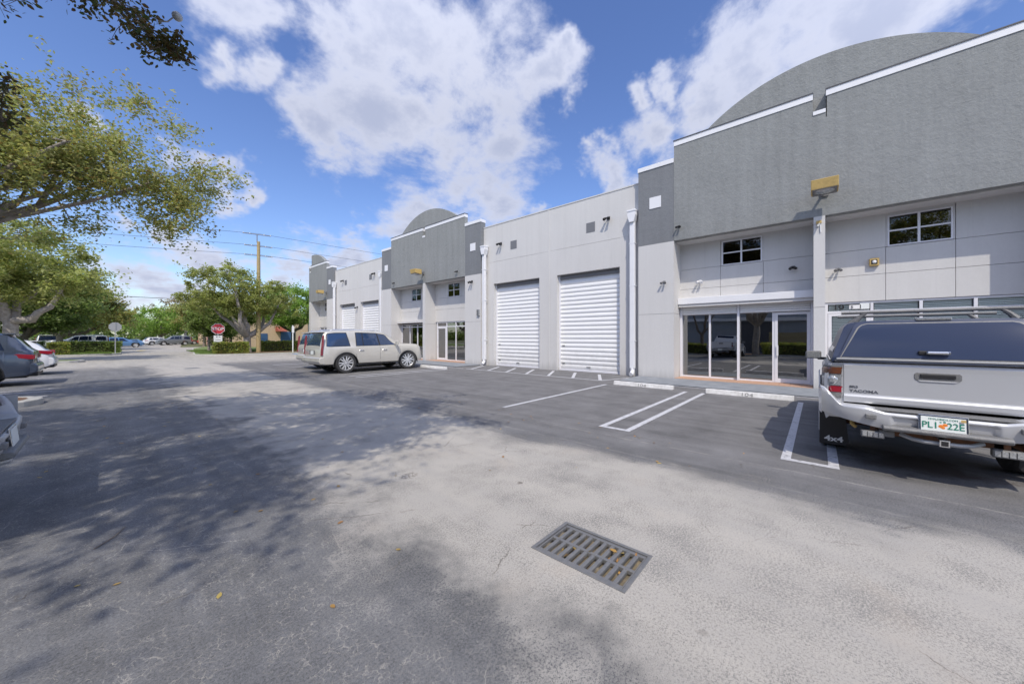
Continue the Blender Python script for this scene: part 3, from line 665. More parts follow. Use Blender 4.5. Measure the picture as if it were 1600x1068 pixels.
# block two
block(C2)
for s in (1, -1): bay(C2, s, 2.58)
wallp(XD, XR + .14, C2 - .13, C2 + .13, [0, HL, HF - .002])
storefront(19.5, 15.62, [19.4, 18.40, 17.48, 16.55, 15.66], 2.57, trans=2.26, door=18.9)
storefront(19.86, 23.7, [19.85, 20.8, 21.7, 22.65, 23.7], 2.50, trans=2.30)
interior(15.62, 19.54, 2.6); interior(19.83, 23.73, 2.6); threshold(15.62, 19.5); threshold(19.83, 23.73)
bb([(XR - .34, XR + .02, 19.83, 23.74, 2.58, 2.70)], 'shutter_box', M['wall'])
# block three: half a block, the row ends at its middle
YE = 39.66
block(C3, lo=True, hi=False, y_end=YE)
bay(C3, -1, 2.58)
wallp(XD, XR + .14, C3 - .13, YE, [0, HL, HF - .002])
bb([(XD, XD + .22, C3 + .146, YE, HF, HH - .21)], 'high_parapet', M['dark_wall'])
bb([(XD - .02, XD + .22, C3 + .146, YE, HH - .21, HH)], 'white_trim', M['trim'])
storefront(35.28, 39.15, [35.3, 36.25, 37.2, 38.15, 39.1], 2.57, trans=2.26)
interior(35.26, 39.17, 2.6); threshold(35.26, 39.17)
# body and roof of the row
bb([(XR + 2.7, XR + 30, -12, YE, 0, 7.3), (XD + .5, XR + 2.7, -12, YE, 5.9, 7.3)], 'building_core', M['wall'])
bb([(XR + .15, XR + 2.7, YE - .3, YE - .001, 0, 5.9)], 'end_wall', M['wall'])
for p, q in ((C1 + 4.2, C2 - 4.2), (C2 + 4.2, C3 - 4.2)): bb([(XG + .33, XG + .36, p, q, 0, 7.3)], 'inner_wall', M['dark'])
bb([(XD, XR + 3, -9, C1 - 5.41, 0, HF)], 'wall', M['wall'])

# ------------------------------------------------------------------ fixtures on the facade
def flood(y, c_label, z=5.78):
    o = thing('flood_light', c_label, 'light', (XD, y, z), 0, 'yellow box flood lights on the parapets')
    b = MB(); b.prism([(-.86, .16), (-.80, -.10), (-.34, -.14), (-.34, .18)], .58, 'xz', -.29); b.build('lamp_housing', M['yellow_paint'], o, bev=.012)
    b = MB(); b.lathe([(.0, -.05), (.13, -.045), (.20, -.02), (.22, 0)], (-.57, 0, -.115), 'z', 20); b.build('lamp_lens', M['lamp_clear'], o, smooth=True)
    b = MB(); b.prism([(-.80, -.104), (-.34, -.144), (-.34, -.150), (-.80, -.110)], .52, 'xz', -.26); b.build('lens_frame', M['iron'], o)
    b = MB(); b.tube([(-.34, 0, .02), (-.14, 0, .03), (-.02, 0, .0)], .035, 8); b.box(-.04, 0, -.09, .09, -.10, .10); b.build('bracket', M['iron'], o, smooth=True)
    return o
flood(-.13, 'yellow box flood light above the unit 104 and 105 pillar, nearest of three')
flood(19.72, 'yellow box flood light on the middle dark grey parapet')
flood(35.3, 'yellow box flood light on the farthest parapet at the row end')
def small_spot(x, y, z, label, s=1.0, m='black', dirx_=-1, grp='small spot lights on the walls'):
    o = thing('spot_light', label, 'light', (x, y, z), 0, grp)
    b = MB(); b.box(-.03 * s, 0, -.05 * s, .05 * s, -.05 * s, .05 * s); b.build('base_plate', M[m], o, bev=.005)
    for k in (-1, 1):
        b = MB(); b.tube([(-.03 * s, .02 * k * s, 0), (-.09 * s, .05 * k * s, -.02 * s)], .012 * s, 6); b.tube([(-.08 * s, .05 * k * s, 0), (-.19 * s, .08 * k * s, -.07 * s)], [.03 * s, .05 * s], 10); b.build('lamp_head', M[m], o, smooth=True)
    return o
small_spot(XG, 6.74, 6.62, 'twin black spot light beside the grey square over the nearest roller door', 1.3)
small_spot(XG, 12.96, 6.62, 'twin black spot light over the second roller door, left of its grey square', 1.3)
small_spot(XG, 26.6, 6.62, 'twin spot light between second grey square and middle parapet on far garage wall', 1.3)
small_spot(XG, 32.2, 6.62, 'twin spot light left of grey square at the far end of the garage wall', 1.3)
small_spot(XD, 3.86, 5.62, 'tiny black spot light low on the nearest tall parapet', .8)
small_spot(XD, 4.38, 3.64, 'grey spot light on the pale pier left of unit 104', .9, 'iron')
small_spot(XD, 16.3, 5.5, 'tiny dark spot light low on the middle parapet, right side', .8)
small_spot(XD, 23.3, 5.5, 'tiny dark spot light low on the middle parapet, left side', .8)
small_spot(XD, 15.0, 4.75, 'black twin spot light on the pier right of the middle unit', 1.2)
small_spot(XG, 29.5, 4.1, 'twin spot light between the two far roller doors', 1.2)
small_spot(XR, 3.35, 3.66, 'cream coloured motion light on the recessed wall above unit 104', 1.0, 'trim')
small_spot(XR, -.45, 3.63, 'small dark camera on the recessed wall just right of the pillar', .8, 'iron')
small_spot(XR, .62, 3.83, 'black dome camera under the overhang above unit 104 door', .9)
o = thing('wall_light', 'square tan wall light on the recessed wall above unit 105', 'light', (XR, -1.22, 3.74))
b = MB(); b.box(-.10, 0, -.10, .10, -.11, .11); b.build('housing', M['yellow_paint'], o, bev=.015)
b = MB(); b.box(-.115, -.10, -.06, .06, -.06, .06); b.build('bezel', M['black'], o)
b = MB(); b.lathe([(0, -.13), (.03, -.128), (.045, -.115)], (0, 0, 0), 'x', 12); b.build('sensor', M['sign_white'], o, smooth=True)
o = thing('pillar_camera', 'small security camera cluster with yellow conduit at the top of the unit pillar', 'camera', (XD, -.02, 4.85))
b = MB(); b.box(-.06, 0, -.05, .07, .06, .14); b.build('junction_box', M['yellow_paint'], o, bev=.006)
b = MB(); b.tube([(-.05, 0, .05), (-.12, .02, -.02)], .02, 8); b.tube([(-.10, .02, .0), (-.20, .05, -.08)], .035, 10); b.build('camera_body', M['sign_back'], o, smooth=True)
b = MB(); b.tube([(-.02, -.02, .06), (-.02, -.03, -.20)], .012, 6); b.build('conduit', M['sign_white'], o)
def downspout(y, label, x=13.85, s=1):
    o = thing('downspout', label, 'downspout', (x, y, 0), 0, 'white downspouts at the wall corners')
    b = MB(); b.prism([(-.165, 6.58), (.165, 6.58), (.165, 6.42), (.09, 6.14), (-.09, 6.14), (-.165, 6.42)], .30, 'yz', -.15); b.box(-.17, .17, -.18, .18, 6.56, 6.63); b.build('leader_head', M['trim'], o, bev=.01)
    b = MB(); b.box(-.08, .08, -.10, .10, .32, 6.14); b.build('pipe', M['trim'], o, bev=.02)
    b = MB(); b.tube([(0, 0, .36), (-.01, 0, .22), (-.07, 0, .13), (-.18, 0, .09)], .085, 10); b.build('elbow', M['trim'], o, smooth=True)
    for z in (1.4, 3.6, 5.3):
        b = MB(); b.box(-.085, .12, -.12, .12, z, z + .03); b.build('strap', M['trim'], o)
downspout(5.62, 'white downspout between the nearest roller door and the unit 104 pier')
downspout(14.06, 'white downspout between middle unit and second roller door')
downspout(25.28, 'white downspout left of the middle dark parapet by the far roller doors')
downspout(33.70, 'white downspout beside the farthest dark parapet')
o = thing('junction_box', 'small grey electrical box on the pier beside the middle downspout', 'box', (13.84, 14.45, 2.95))
b = MB(); b.box(-.12, 0, -.10, .10, -.18, .18); b.build('cabinet', M['sign_back'], o, bev=.008)
b = MB(); b.box(-.128, -.12, -.08, .08, -.15, .15); b.build('cover', M['iron'], o)

# ------------------------------------------------------------------ wheel stops
def wheel_stop(x, y, label, txt=None, ln=1.86):
    o = thing('wheel_stop', label, 'wheel stop', (x, y, 0), 0, 'white concrete wheel stops')
    b = MB(); b.prism([(-.09, 0), (.09, 0), (.055, .125), (-.055, .125)], ln, 'xz', -ln / 2); b.build('stop_bar', M['stop_white'], o, bev=.012)
    if txt: text_mesh('stencil_number', txt, .115, .0015, M['stencil'], o, (-.0895, 0, .022), (R(74.4), 0, R(-90)), sx=1.7)
wheel_stop(11.1, 4.19, 'white wheel stop stencilled 104 left of the paired lines, by the downspout', '104')
wheel_stop(11.1, 1.42, 'white wheel stop stencilled 104 in front of the unit 104 glass doors', '104', 1.94)
wheel_stop(11.1, -1.2, 'white wheel stop under the front of the silver pickup', None)
wheel_stop(10.9, 14.75, 'white wheel stop in front of the middle unit, right of the beige SUV', None, 2.1)
wheel_stop(11.1, 17.0, 'white wheel stop at the nose of the nearer beige SUV', None)

def leaves_mesh(name, C, r, size, up=.3, six=False, droop=0.0, seed=0):
    g = np.random.default_rng(seed); n = len(C)
    d = g.normal(size=(n, 3)); d[:, 2] = d[:, 2] * .6 - droop; d /= np.linalg.norm(d, axis=1)[:, None]
    nn = g.normal(size=(n, 3)); nn[:, 2] += up * 3; s = np.cross(d, nn); s /= np.linalg.norm(s, axis=1)[:, None] + 1e-9
    nrm = np.cross(s, d)
    Ls = size * g.uniform(.65, 1.3, n)[:, None]; Ws = Ls * g.uniform(.2, .30, n)[:, None]
    if six:
        V = np.stack([C, C + d * Ls * .35 + s * Ws + nrm * Ls * .08, C + d * Ls * .75 + s * Ws * .75 + nrm * Ls * .06, C + d * Ls, C + d * Ls * .75 - s * Ws * .75 + nrm * Ls * .06, C + d * Ls * .35 - s * Ws + nrm * Ls * .08], 1).reshape(-1, 3)
        b_ = np.arange(n)[:, None] * 6; F = np.concatenate([b_ + np.array([0, 1, 2, 3]), b_ + np.array([0, 3, 4, 5])], 0)
    else:
        V = np.stack([C, C + d * Ls * .5 + s * Ws + nrm * Ls * .07, C + d * Ls, C + d * Ls * .5 - s * Ws + nrm * Ls * .07], 1).reshape(-1, 3)
        b_ = np.arange(n)[:, None] * 4; F = b_ + np.array([0, 1, 2, 3])
    return np_mesh(name, V, F)
# ------------------------------------------------------------------ drain grate
x0, x1, y0, y1 = HOLE
dg_ = thing('drain_grate', 'rectangular cast iron storm drain grate set in the pale worn asphalt', 'drain', ((x0 + x1) / 2, (y0 + y1) / 2, 0))
cx_, cy_ = (x0 + x1) / 2, (y0 + y1) / 2; hx, hy = (x1 - x0) / 2, (y1 - y0) / 2
b = MB(); fw = .022
for q in ((-hx - .004, hx + .004, hy - fw, hy + .004), (-hx - .004, hx + .004, -hy - .004, -hy + fw)): b.box(q[0], q[1], q[2], q[3], -.06, .006)
for q in ((-hx - .004, -hx + fw), (hx - fw, hx + .004)): b.box(q[0], q[1], -hy + fw, hy - fw, -.06, .005)
b.build('frame', M['iron'], dg_, bev=.003)
b = MB(); ix, iy = hx - fw - .006, hy - fw - .006; zt = -.002; zb_ = -.032
nb_ = 11; cell = 2 * iy / nb_
b.box(-ix, -ix + .028, -iy, iy, zb_, zt); b.box(ix - .028, ix, -iy, iy, zb_, zt); b.box(-.014, .014, -iy, iy, zb_, zt)
for k in range(nb_ + 1):
    y = -iy + k * cell; hw_ = .014 if 0 < k < nb_ else .010
    for a, c in ((-ix + .028, -.014), (.014, ix - .028)):
        b.box(a, c, max(-iy, y - hw_), min(iy, y + hw_), zb_, zt - .001)
b.build('grate_bars', M['iron'], dg_, bev=.004)
b = MB(); b.grid(lambda u, v: (-hx + 2 * hx * u, -hy + 2 * hy * v, -.050 + .042 * mnoise.noise(Vector((u * 5, v * 8, 3))) + .022 * max(0, v - .45) + .008 * mnoise.noise(Vector((u * 22, v * 34, 1)))), 26, 40); b.build('silt', M['pit'], dg_, smooth=True, fix=False)
g = np.random.default_rng(33); P = np.stack([g.uniform(-hx + .04, hx - .04, 26), g.uniform(-hy + .04, hy - .04, 26), np.full(26, -.018)], 1)
o = link('trapped_leaves', leaves_mesh('trapped_leaves', P, 0, .045, up=3, six=True, seed=5), M['fallen'], dg_); o['kind'] = 'stuff'
b = MB()
for q in ((-hx - .02, -hx, -hy, hy), (hx, hx + .02, -hy, hy), (-hx, hx, -hy - .02, -hy), (-hx, hx, hy, hy + .02)): b.box(q[0], q[1], q[2], q[3], -.12, -.004)
b.build('pit_wall', M['pit'], dg_)
tag(MB((0, 0, 0)).lathe([(0, .006), (.28, .006), (.31, .003)], (2.9, 23.9, 0), 'z', 24).build('manhole_cover', M['iron'], smooth=True), 'round iron manhole cover far down the drive', 'manhole')

# ------------------------------------------------------------------ trees
def curve_pts(a, b_, rnd, n=5, sag=.12, lift=.1):
    a, b_ = Vector(a), Vector(b_); ln = (b_ - a).length; o1 = Vector((rnd.gauss(0, 1), rnd.gauss(0, 1), rnd.gauss(0, .6))) * ln * sag
    pts = []
    for i in range(n + 1):
        t = i / n; w_ = math.sin(math.pi * t)
        pts.append(a.lerp(b_, t) + o1 * w_ + Vector((0, 0, ln * lift * w_)) + Vector((rnd.gauss(0, 1), rnd.gauss(0, 1), rnd.gauss(0, 1))) * ln * .02 * w_)
    return pts
def tree(name, label, base, fork_h, r0, blobs_, nclump, nleaf, size, leaf, bark='bark', seed=1, clump_r=.55, limbs=4, group='trees around the parking lot', cat='tree', lean=(0, 0), six=False, flat=.55, shell=.55, extra=None, maxr=.45):
    """blobs_: list of (x,y,z,rx,ry,rz) in local coords"""
    rnd = random.Random(seed); o = thing(name, label, cat, base, 0, group)
    tb = MB(); fork = Vector((lean[0], lean[1], fork_h))
    tb.tube([(0, 0, -.05), (0, 0, .12), (lean[0] * .3, lean[1] * .3, fork_h * .4), fork], [r0 * 1.5, r0 * 1.1, r0 * .92, r0 * .85], 12)
    nodes = [(fork, r0 * .8, 0)]
    vol = [b_[3] * b_[4] * b_[5] for b_ in blobs_]
    for k in range(limbs):
        bl_ = blobs_[k % len(blobs_)]; a = 2 * math.pi * k / limbs + rnd.uniform(-.4, .4)
        tgt = Vector((bl_[0] + math.cos(a) * bl_[3] * .55, bl_[1] + math.sin(a) * bl_[4] * .55, bl_[2] - bl_[5] * .1 + rnd.uniform(-.2, .5)))
        pts = curve_pts(fork - Vector((0, 0, r0 * .3)), tgt, rnd, 7, .08, -.08); rs = [r0 * .72 * (1 - .72 * i / 7) for i in range(8)]
        tb.tube(pts, rs, 9)
        for i in range(2, 8): nodes.append((pts[i], rs[i], 1))
    clumps = []
    for k in range(nclump):
        bl_ = rnd.choices(blobs_, weights=vol)[0]
        u = Vector((rnd.gauss(0, 1), rnd.gauss(0, 1), rnd.gauss(0, 1))).normalized() * (rnd.random() ** (1 / 3) * (1 - shell) + shell if rnd.random() < .7 else rnd.random() ** .5)
        clumps.append(Vector((bl_[0] + u.x * bl_[3], bl_[1] + u.y * bl_[4], bl_[2] + u.z * bl_[5])))
    if extra: clumps += [Vector(e) for e in extra]
    clumps.sort(key=lambda c: (c - fork).length)
    for c in clumps:
        best = min(nodes, key=lambda nd: (nd[0] - c).length + (.5 if nd[2] > 3 else 0) - (.0))
        dist = (best[0] - c).length
        if dist > .08:
            r_s = min(best[1] * .7, .02 + .022 * dist); pts = curve_pts(best[0], c, rnd, 4, .10, .04); rs = [r_s * (1 - .75 * i / 4) for i in range(5)]
            tb.tube(pts, rs, 5, cap=False)
            for i in (2, 3, 4): nodes.append((pts[i], rs[i], best[2] + 1))
    tb.build('trunk', M[bark], o, smooth=True, fix=False, ang=80)
    g = np.random.default_rng(seed); per = max(1, nleaf // len(clumps)); Cs = []
    for c in clumps:
        s_ = clump_r * g.uniform(.6, 1.35); k = int(per * g.uniform(.5, 1.5))
        # leaves strung along a few twigs in each clump
        nt_ = max(2, k // 22); tw = g.normal(size=(nt_, 3)) * s_; tw[:, 2] *= flat
        idx = g.integers(0, nt_, k); t_ = g.uniform(.15, 1, k)[:, None]
        P = np.array(c)[None] + tw[idx] * t_ + g.normal(size=(k, 3)) * s_ * .16
        Cs.append(P)
    Cs = np.concatenate(Cs)
    me = leaves_mesh('crown', Cs, 0, size, six=six, seed=seed); link('crown', me, M[leaf], o)
    return o
# near tree whose branches hang into the top left and whose crown shades the drive
NB = (-6.0, 3.9, 0)
def loc_(x, y, z, b_=NB): return (x - b_[0], y - b_[1], z - b_[2])
blN = [(*loc_(-3.2, 2.6, 7.0), 3.0, 2.7, 1.3), (*loc_(-.9, 2.0, 7.3), 1.9, 1.9, .95), (*loc_(-1.2, 5.0, 8.0), 2.0, 2.0, 1.0), (*loc_(-4.6, 5.5, 7.6), 2.2, 2.6, 1.3), (*loc_(-.2, 3.4, 7.8), 1.6, 1.5, .7), (*loc_(-3.2, 5.8, 7.2), 2.4, 2.0, 1.1)]
twN = []
rnd = random.Random(5)
def P3(px, py, z):                                   # real position of a hanging twig seen at px,py at depth z
    t = (px - 800) / 552.08; return (z * (S_ + C_ * t), z * (C_ - S_ * t), 1.57 + z * (526.4 - py) / 552.08)
hang = [(105, 6), (125, 18), (140, 30), (165, 28), (180, 12), (195, 30), (205, 45), (215, 62), (228, 30), (235, 75), (240, 55), (252, 62), (262, 80), (272, 72), (285, 88), (295, 100), (222, 88), (175, 60), (190, 5), (150, 8), (250, 40), (278, 55), (268, 95), (5, 10), (8, 28), (3, 5), (4, 118), (12, 130), (2, 145), (5, 165), (0, 180), (6, 200), (0, 215), (260, 60), (243, 84), (290, 78)]
for px, py in hang: twN.append(loc_(*P3(px, py, 4.3 + rnd.uniform(-.25, .25))))
near = tree('shade_tree', 'overhead shade tree whose dark leafy twigs hang into the top left corner', NB, 2.6, .26, blN, 250, 66000, .10, 'leaf_dark', 'bark_pale', 11, .50, 6, six=True, flat=.7)
# hanging boughs as a sub set of the same tree: one bough reaching over, twigs off it
bt = MB(); rnd = random.Random(9)
spine = [Vector(loc_(*P3(-60, -120, 4.6))), Vector(loc_(*P3(60, -70, 4.4))), Vector(loc_(*P3(150, -25, 4.3))), Vector(loc_(*P3(205, 25, 4.25))), Vector(loc_(*P3(250, 65, 4.2))), Vector(loc_(*P3(300, 100, 4.2)))]
spine2 = [Vector(loc_(*P3(-160, 60, 4.9))), Vector(loc_(*P3(-70, 110, 4.6))), Vector(loc_(*P3(-15, 150, 4.4))), Vector(loc_(*P3(5, 190, 4.4)))]
root_l = Vector(blN[1][:3])
bt.tube([root_l] + spine, [.045, .035, .026, .020, .014, .009, .004], 6); bt.tube([Vector(blN[2][:3])] + spine2, [.04, .03, .02, .012, .005], 6)
def dense(sp, n=8):
    return [a.lerp(c, i / n) for a, c in zip(sp[:-1], sp[1:]) for i in range(n)] + [sp[-1]]
ds = dense(spine) + dense(spine2)
Cs = []; g = np.random.default_rng(4)
for c in twN:
    c = Vector(c); q = min(ds, key=lambda p: (p - c).length); pts = curve_pts(q, c, rnd, 4, .12, .1); bt.tube(pts, [.008, .006, .005, .003, .002], 4, cap=False)
    for k in range(46):
        t_ = rnd.random() ** .7; i = min(3, int(t_ * 4)); pnt = pts[i].lerp(pts[i + 1], t_ * 4 - i)
        Cs.append(pnt + Vector((rnd.gauss(0, .055), rnd.gauss(0, .055), rnd.gauss(0, .045))))
bt.build('bough', M['bark'], near, smooth=True, fix=False)
link('bough_leaves', leaves_mesh('bough_leaves', np.array([tuple(c) for c in Cs]), 0, .062, six=True, droop=.3, seed=8), M['leaf_dark'], near)
pod = P3(277, 26, 4.3); b = MB(NB); b.tube([P3(247, 34, 4.3), P3(262, 34, 4.3), P3(270, 28, 4.3)], .008, 6); b.build('pod_stalk', M['sign_back'], near, smooth=True)
b = MB(NB); b.lathe([(.0, -.05), (.03, -.042), (.048, -.02), (.052, 0), (.048, .02), (.03, .042), (0, .05)], pod, 'z', 14); b.build('seed_pod', M['sign_back'], near, smooth=True)

# big olive tree, the main crown on the left
b2 = (-5.6, 15.0, 0)
def l2(x, y, z): return (x - b2[0], y - b2[1], z)
blM = [(*l2(-3.0, 14.4, 5.9), 2.2, 1.9, .95), (*l2(-1.2, 14.6, 6.5), 1.8, 1.8, .95), (*l2(.5, 14.0, 5.9), 1.6, 1.5, .95), (*l2(1.2, 13.6, 5.2), .9, 1.0, .75), (*l2(-.9, 13.4, 5.7), 1.9, 1.4, .8), (*l2(-2.6, 13.0, 5.2), 1.3, 1.3, .8), (*l2(-.4, 14.5, 7.0), 1.0, 1.0, .45), (*l2(-2.9, 13.6, 4.8), 1.8, 1.2, .5)]
exM = [l2(*P3(px, py, 9.3)) for px, py in ((75, 150), (100, 205), (90, 230), (60, 280), (40, 250), (75, 265),(355, 268), (340, 262), (325, 272), (300, 250), (310, 285), (290, 300), (270, 330), (262, 355), (240, 350), (105, 125), (118, 128), (110, 142), (215, 160), (235, 172), (205, 170), (175, 160), (130, 350), (110, 345), (60, 352), (150, 355), (280, 210), (255, 185), (320, 255), (250, 372), (272, 318), (20, 372), (95, 375))]
mt = tree('shade_tree', 'olive green spreading tree with pale limbs filling the left side of the sky', b2, 2.9, .15, blM, 290, 50000, .092, 'leaf_olive', 'bark_light', 21, .46, 5, lean=(.7, -.2), flat=.6, extra=exM)
bt = MB((0, 0, 0)); limb = [l2(-4.8, 14.6, 3.1), l2(*P3(-60, 350, 8.3)), l2(*P3(0, 338, 8.7)), l2(*P3(60, 322, 9.0)), l2(*P3(120, 300, 9.3)), l2(*P3(160, 285, 9.6)), l2(*P3(190, 262, 9.9))]
bt.tube(limb, [.16, .10, .085, .07, .05, .035, .018], 9); bt.tube([limb[3], l2(*P3(80, 290, 9.2)), l2(*P3(98, 255, 9.4)), l2(*P3(100, 205, 9.6))], [.06, .05, .04, .02], 7)
bt.tube([limb[2], l2(*P3(30, 315, 8.9)), l2(*P3(50, 280, 9.0))], [.07, .045, .02], 7)
bt.build('limb', M['bark_light'], mt, smooth=True, fix=False)

# trees down the left side
T = [
 ('leafy yellow green tree with forked pale trunk behind the dark parked SUV', (-3.75, 37.2, 0), 2.6, .34, [(0, 0, 6.2, 3.6, 3.2, 2.5), (1.5, -.8, 5.0, 2.6, 2.2, 1.4), (-1.8, .6, 6, 2.4, 2.2, 2)], 150, 30000, .20, 'leaf_yg', 'bark_light', 31, .7, 5),
 ('dense dark green tree behind the white car at the left lot end', (-4.6, 52.0, 0), 1.6, .3, [(0, 0, 5.0, 4.4, 3.6, 3.0), (2.2, 0, 4.0, 2.4, 2.4, 1.8)], 150, 24000, .26, 'leaf_green', 'bark', 32, .8, 5),
 ('wide olive green tree on the left verge beside the octagonal sign back', (-3.4, 66.0, 0), 1.8, .3, [(0, 0, 5.4, 4.6, 4, 2.6), (3.2, 0, 4.4, 2.4, 2.4, 2.0)], 150, 24000, .30, 'leaf_olive', 'bark', 33, .9, 5),
 ('tall yellow green tree rising behind the left row of trees', (-9.5, 50.0, 0), 2.6, .4, [(0, 0, 7.6, 4.6, 4.2, 3.2)], 110, 20000, .30, 'leaf_yg', 'bark', 34, 1.0, 5),
 ('dark green tree left of the road, farthest in the left row', (-2.5, 84.0, 0), 1.8, .3, [(0, 0, 5.2, 4.4, 4, 3.0)], 90, 14000, .36, 'leaf_green', 'bark', 35, 1.0, 4),
 ('bright green round tree at the end of the road', (8.0, 108.0, 0), 2.0, .3, [(0, 0, 5.2, 5.4, 4.6, 3.0)], 90, 15000, .38, 'leaf_bright', 'bark', 36, 1.1, 4),
 ('thin brown half bare tree showing behind the bright green one', (13.5, 122.0, 0), 3.0, .3, [(0, 0, 8.2, 6.5, 5, 3.0)], 110, 7000, .40, 'leaf_brown', 'bark_pale', 37, 1.3, 6),
 ('broad yellow green tree with many pale limbs beside the utility pole', (8.85, 40.9, 0), 1.7, .34, [(-1.6, .3, 6.2, 2.7, 2.4, 1.9), (1.2, 0, 5.4, 2.5, 2.3, 1.6), (-3.3, .2, 4.9, 1.7, 1.7, 1.2), (-.5, -.3, 4.6, 2.6, 2.0, 1.0), (3.0, -.5, 4.6, 1.3, 1.3, .9), (-1.8, 0, 7.3, 1.5, 1.4, .9)], 240, 30000, .19, 'leaf_yg', 'bark_light', 38, .48, 7),
 ('lush green tree against the tan wall at the end of the warehouse', (14.8, 47.5, 0), 2.3, .25, [(0, 0, 5.2, 3.2, 3, 2.3), (-1.2, 0, 4.2, 2.2, 2, 1.3)], 130, 22000, .24, 'leaf_bright', 'bark', 39, .7, 5),
 ('small weeping green tree behind the STOP sign', (6.9, 46.5, 0), 1.6, .12, [(0, 0, 3.4, 1.6, 1.4, 1.5), (.9, 0, 2.2, 1.2, 1.2, 1.3)], 60, 11000, .24, 'leaf_green', 'bark_pale', 40, .5, 4),
 ('dark green bushy tree between the STOP sign and the limbed tree', (9.3, 50.0, 0), 1.6, .16, [(0, 0, 4.2, 2.2, 2.0, 2.0)], 60, 11000, .26, 'leaf_green', 'bark', 41, .6, 4),
 ('pale olive tree far behind on the right of the road', (11.0, 78.0, 0), 2.0, .22, [(0, 0, 5.2, 3.6, 3.4, 2.4)], 70, 10000, .34, 'leaf_olive', 'bark', 42, .9, 4),
]
for i, (lab, base, fh, r0, bl_, nc, nl, sz, lf, bk, sd_, cr_, lm) in enumerate(T):
    tree('shade_tree' if i != 6 else 'bare_tree', lab, base, fh, r0, bl_, nc, nl, sz, lf, bk, sd_, cr_, lm)
# trees and trunks across the lot that the storefront glass mirrors
tree('shade_tree', 'low forked tree behind the left parking stalls, out past the pickup', (-6.2, 8.0, 0), 1.8, .13, [(0, 0, 6.4, 2.2, 2.0, 1.3)], 50, 6000, .13, 'leaf_olive', 'bark', 51, .5, 4)
tree('shade_tree', 'tree in the hedge strip across from unit 105', (-7.2, -5.0, 0), 3.2, .2, [(-.3, .2, 8.6, 2.2, 2.8, 1.7)], 90, 14000, .16, 'leaf_olive', 'bark', 52, .6, 5)

# distant wood closing the horizon
g = np.random.default_rng(77); n = 26000; Xs = g.uniform(-140, 190, n); top = 5.5 + 3.0 * np.sin(Xs * .13) + 2.0 * np.sin(Xs * .41 + 1)
Zs = g.uniform(0, 1, n) ** .8 * np.maximum(top, 3); Ys = 168 + g.uniform(-8, 8, n)
tag(link('distant_trees', leaves_mesh('distant_trees', np.stack([Xs, Ys, Zs], 1), 0, 1.5, seed=9), M['leaf_green']), 'hazy line of woodland closing the far end of the road', 'trees', kind='stuff')

# hedges: leaves over a twiggy core
def hedge(label, x0, x1, y0, y1, h, n, size=.10, leaf='leaf_hedge', seed=1, zb=.0, name='hedge', cat='hedge', group=None):
    g = np.random.default_rng(seed); o = thing(name, label, cat, ((x0 + x1) / 2, (y0 + y1) / 2, zb), 0, group)
    wx, wy = (x1 - x0) / 2, (y1 - y0) / 2
    p = g.uniform(-1, 1, (n, 3)); ax = g.choice(3, n, p=[.3, .3, .4]); sgn = g.choice([-1, 1], n)
    dep = 1 - np.abs(g.normal(0, .10, n)); p[np.arange(n), ax] = sgn * dep; p[:, 2] = np.where((ax == 2), np.abs(p[:, 2]), p[:, 2] * .5 + .5)
    P = np.stack([p[:, 0] * wx, p[:, 1] * wy, p[:, 2] * h], 1)
    bump_ = np.array([mnoise.noise(Vector((a * 1.8 + seed, c * 1.8, d * 1.8))) for a, c, d in P[::1]]) if n < 20000 else np.zeros(n)
    P *= (1 + .13 * bump_)[:, None]
    link('foliage', leaves_mesh('foliage', P, 0, size, seed=seed), M[leaf], o)
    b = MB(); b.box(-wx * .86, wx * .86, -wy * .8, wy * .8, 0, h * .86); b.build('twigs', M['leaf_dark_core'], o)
    return o
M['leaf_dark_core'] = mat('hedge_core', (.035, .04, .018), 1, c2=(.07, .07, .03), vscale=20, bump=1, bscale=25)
# left island and right island with kerbs
def island(name, pts, top, kz=.13):
    sheet(name, pts, kz, M['concrete'], thick=.15)
    cx2 = sum(p[0] for p in pts) / len(pts); cy2 = sum(p[1] for p in pts) / len(pts)
    ins = []
    for x, y in pts:
        d = Vector((cx2 - x, cy2 - y)); d = d / d.length * .22; ins.append((x + d.x, y + d.y))
    sheet('verge', ins, kz + .004, M[top])
M['turf'] = mat('turf', (.10, .16, .04), 1, c2=(.17, .21, .06), vscale=2, bump=.8, bscale=40)
def arc(cx0, cy0, r, a0, a1, n=8): return [(cx0 + r * math.cos(R(a0 + (a1 - a0) * i / n)), cy0 + r * math.sin(R(a0 + (a1 - a0) * i / n))) for i in range(n + 1)]
island('kerb_island', [(-24, 46)] + arc(-1.4, 48.4, 2.4, -90, 0) + arc(.2, 72, 1.0, 0, 90) + [(-24, 73)], 'turf')
island('kerb_island', arc(7.4, 40.0, 2.5, 180, 270) + [(34, 37.5), (34, 74), (11, 74), (7.3, 60)], 'turf')
island('kerb_island', [(-7.2, -20), (-5.7, -20), (-5.7, 36), (-7.2, 36)], 'mulch')
island('kerb_island', [(-5.6, 13.2)] + arc(-1.75, 14.0, .8, -90, 90) + [(-5.6, 14.8)], 'mulch')
island('kerb_island', [(-6, 34.2)] + arc(-1.8, 35.2, 1.0, -90, 90) + [(-6, 36.2)], 'turf')
sheet('mulch_bed', [(6.2, 38.3), (13, 38.3), (13, 41.5), (6.2, 41.5)], .141, M['mulch'])
hedge('clipped yellow green hedge in front of the STOP sign', 6.2, 8.6, 39.0, 40.0, .95, 9000, .12, seed=2, zb=.13)
hedge('long clipped hedge between the utility pole and the warehouse end', 10.1, 13.9, 41.4, 42.4, 1.0, 9000, .12, seed=3, zb=.13)
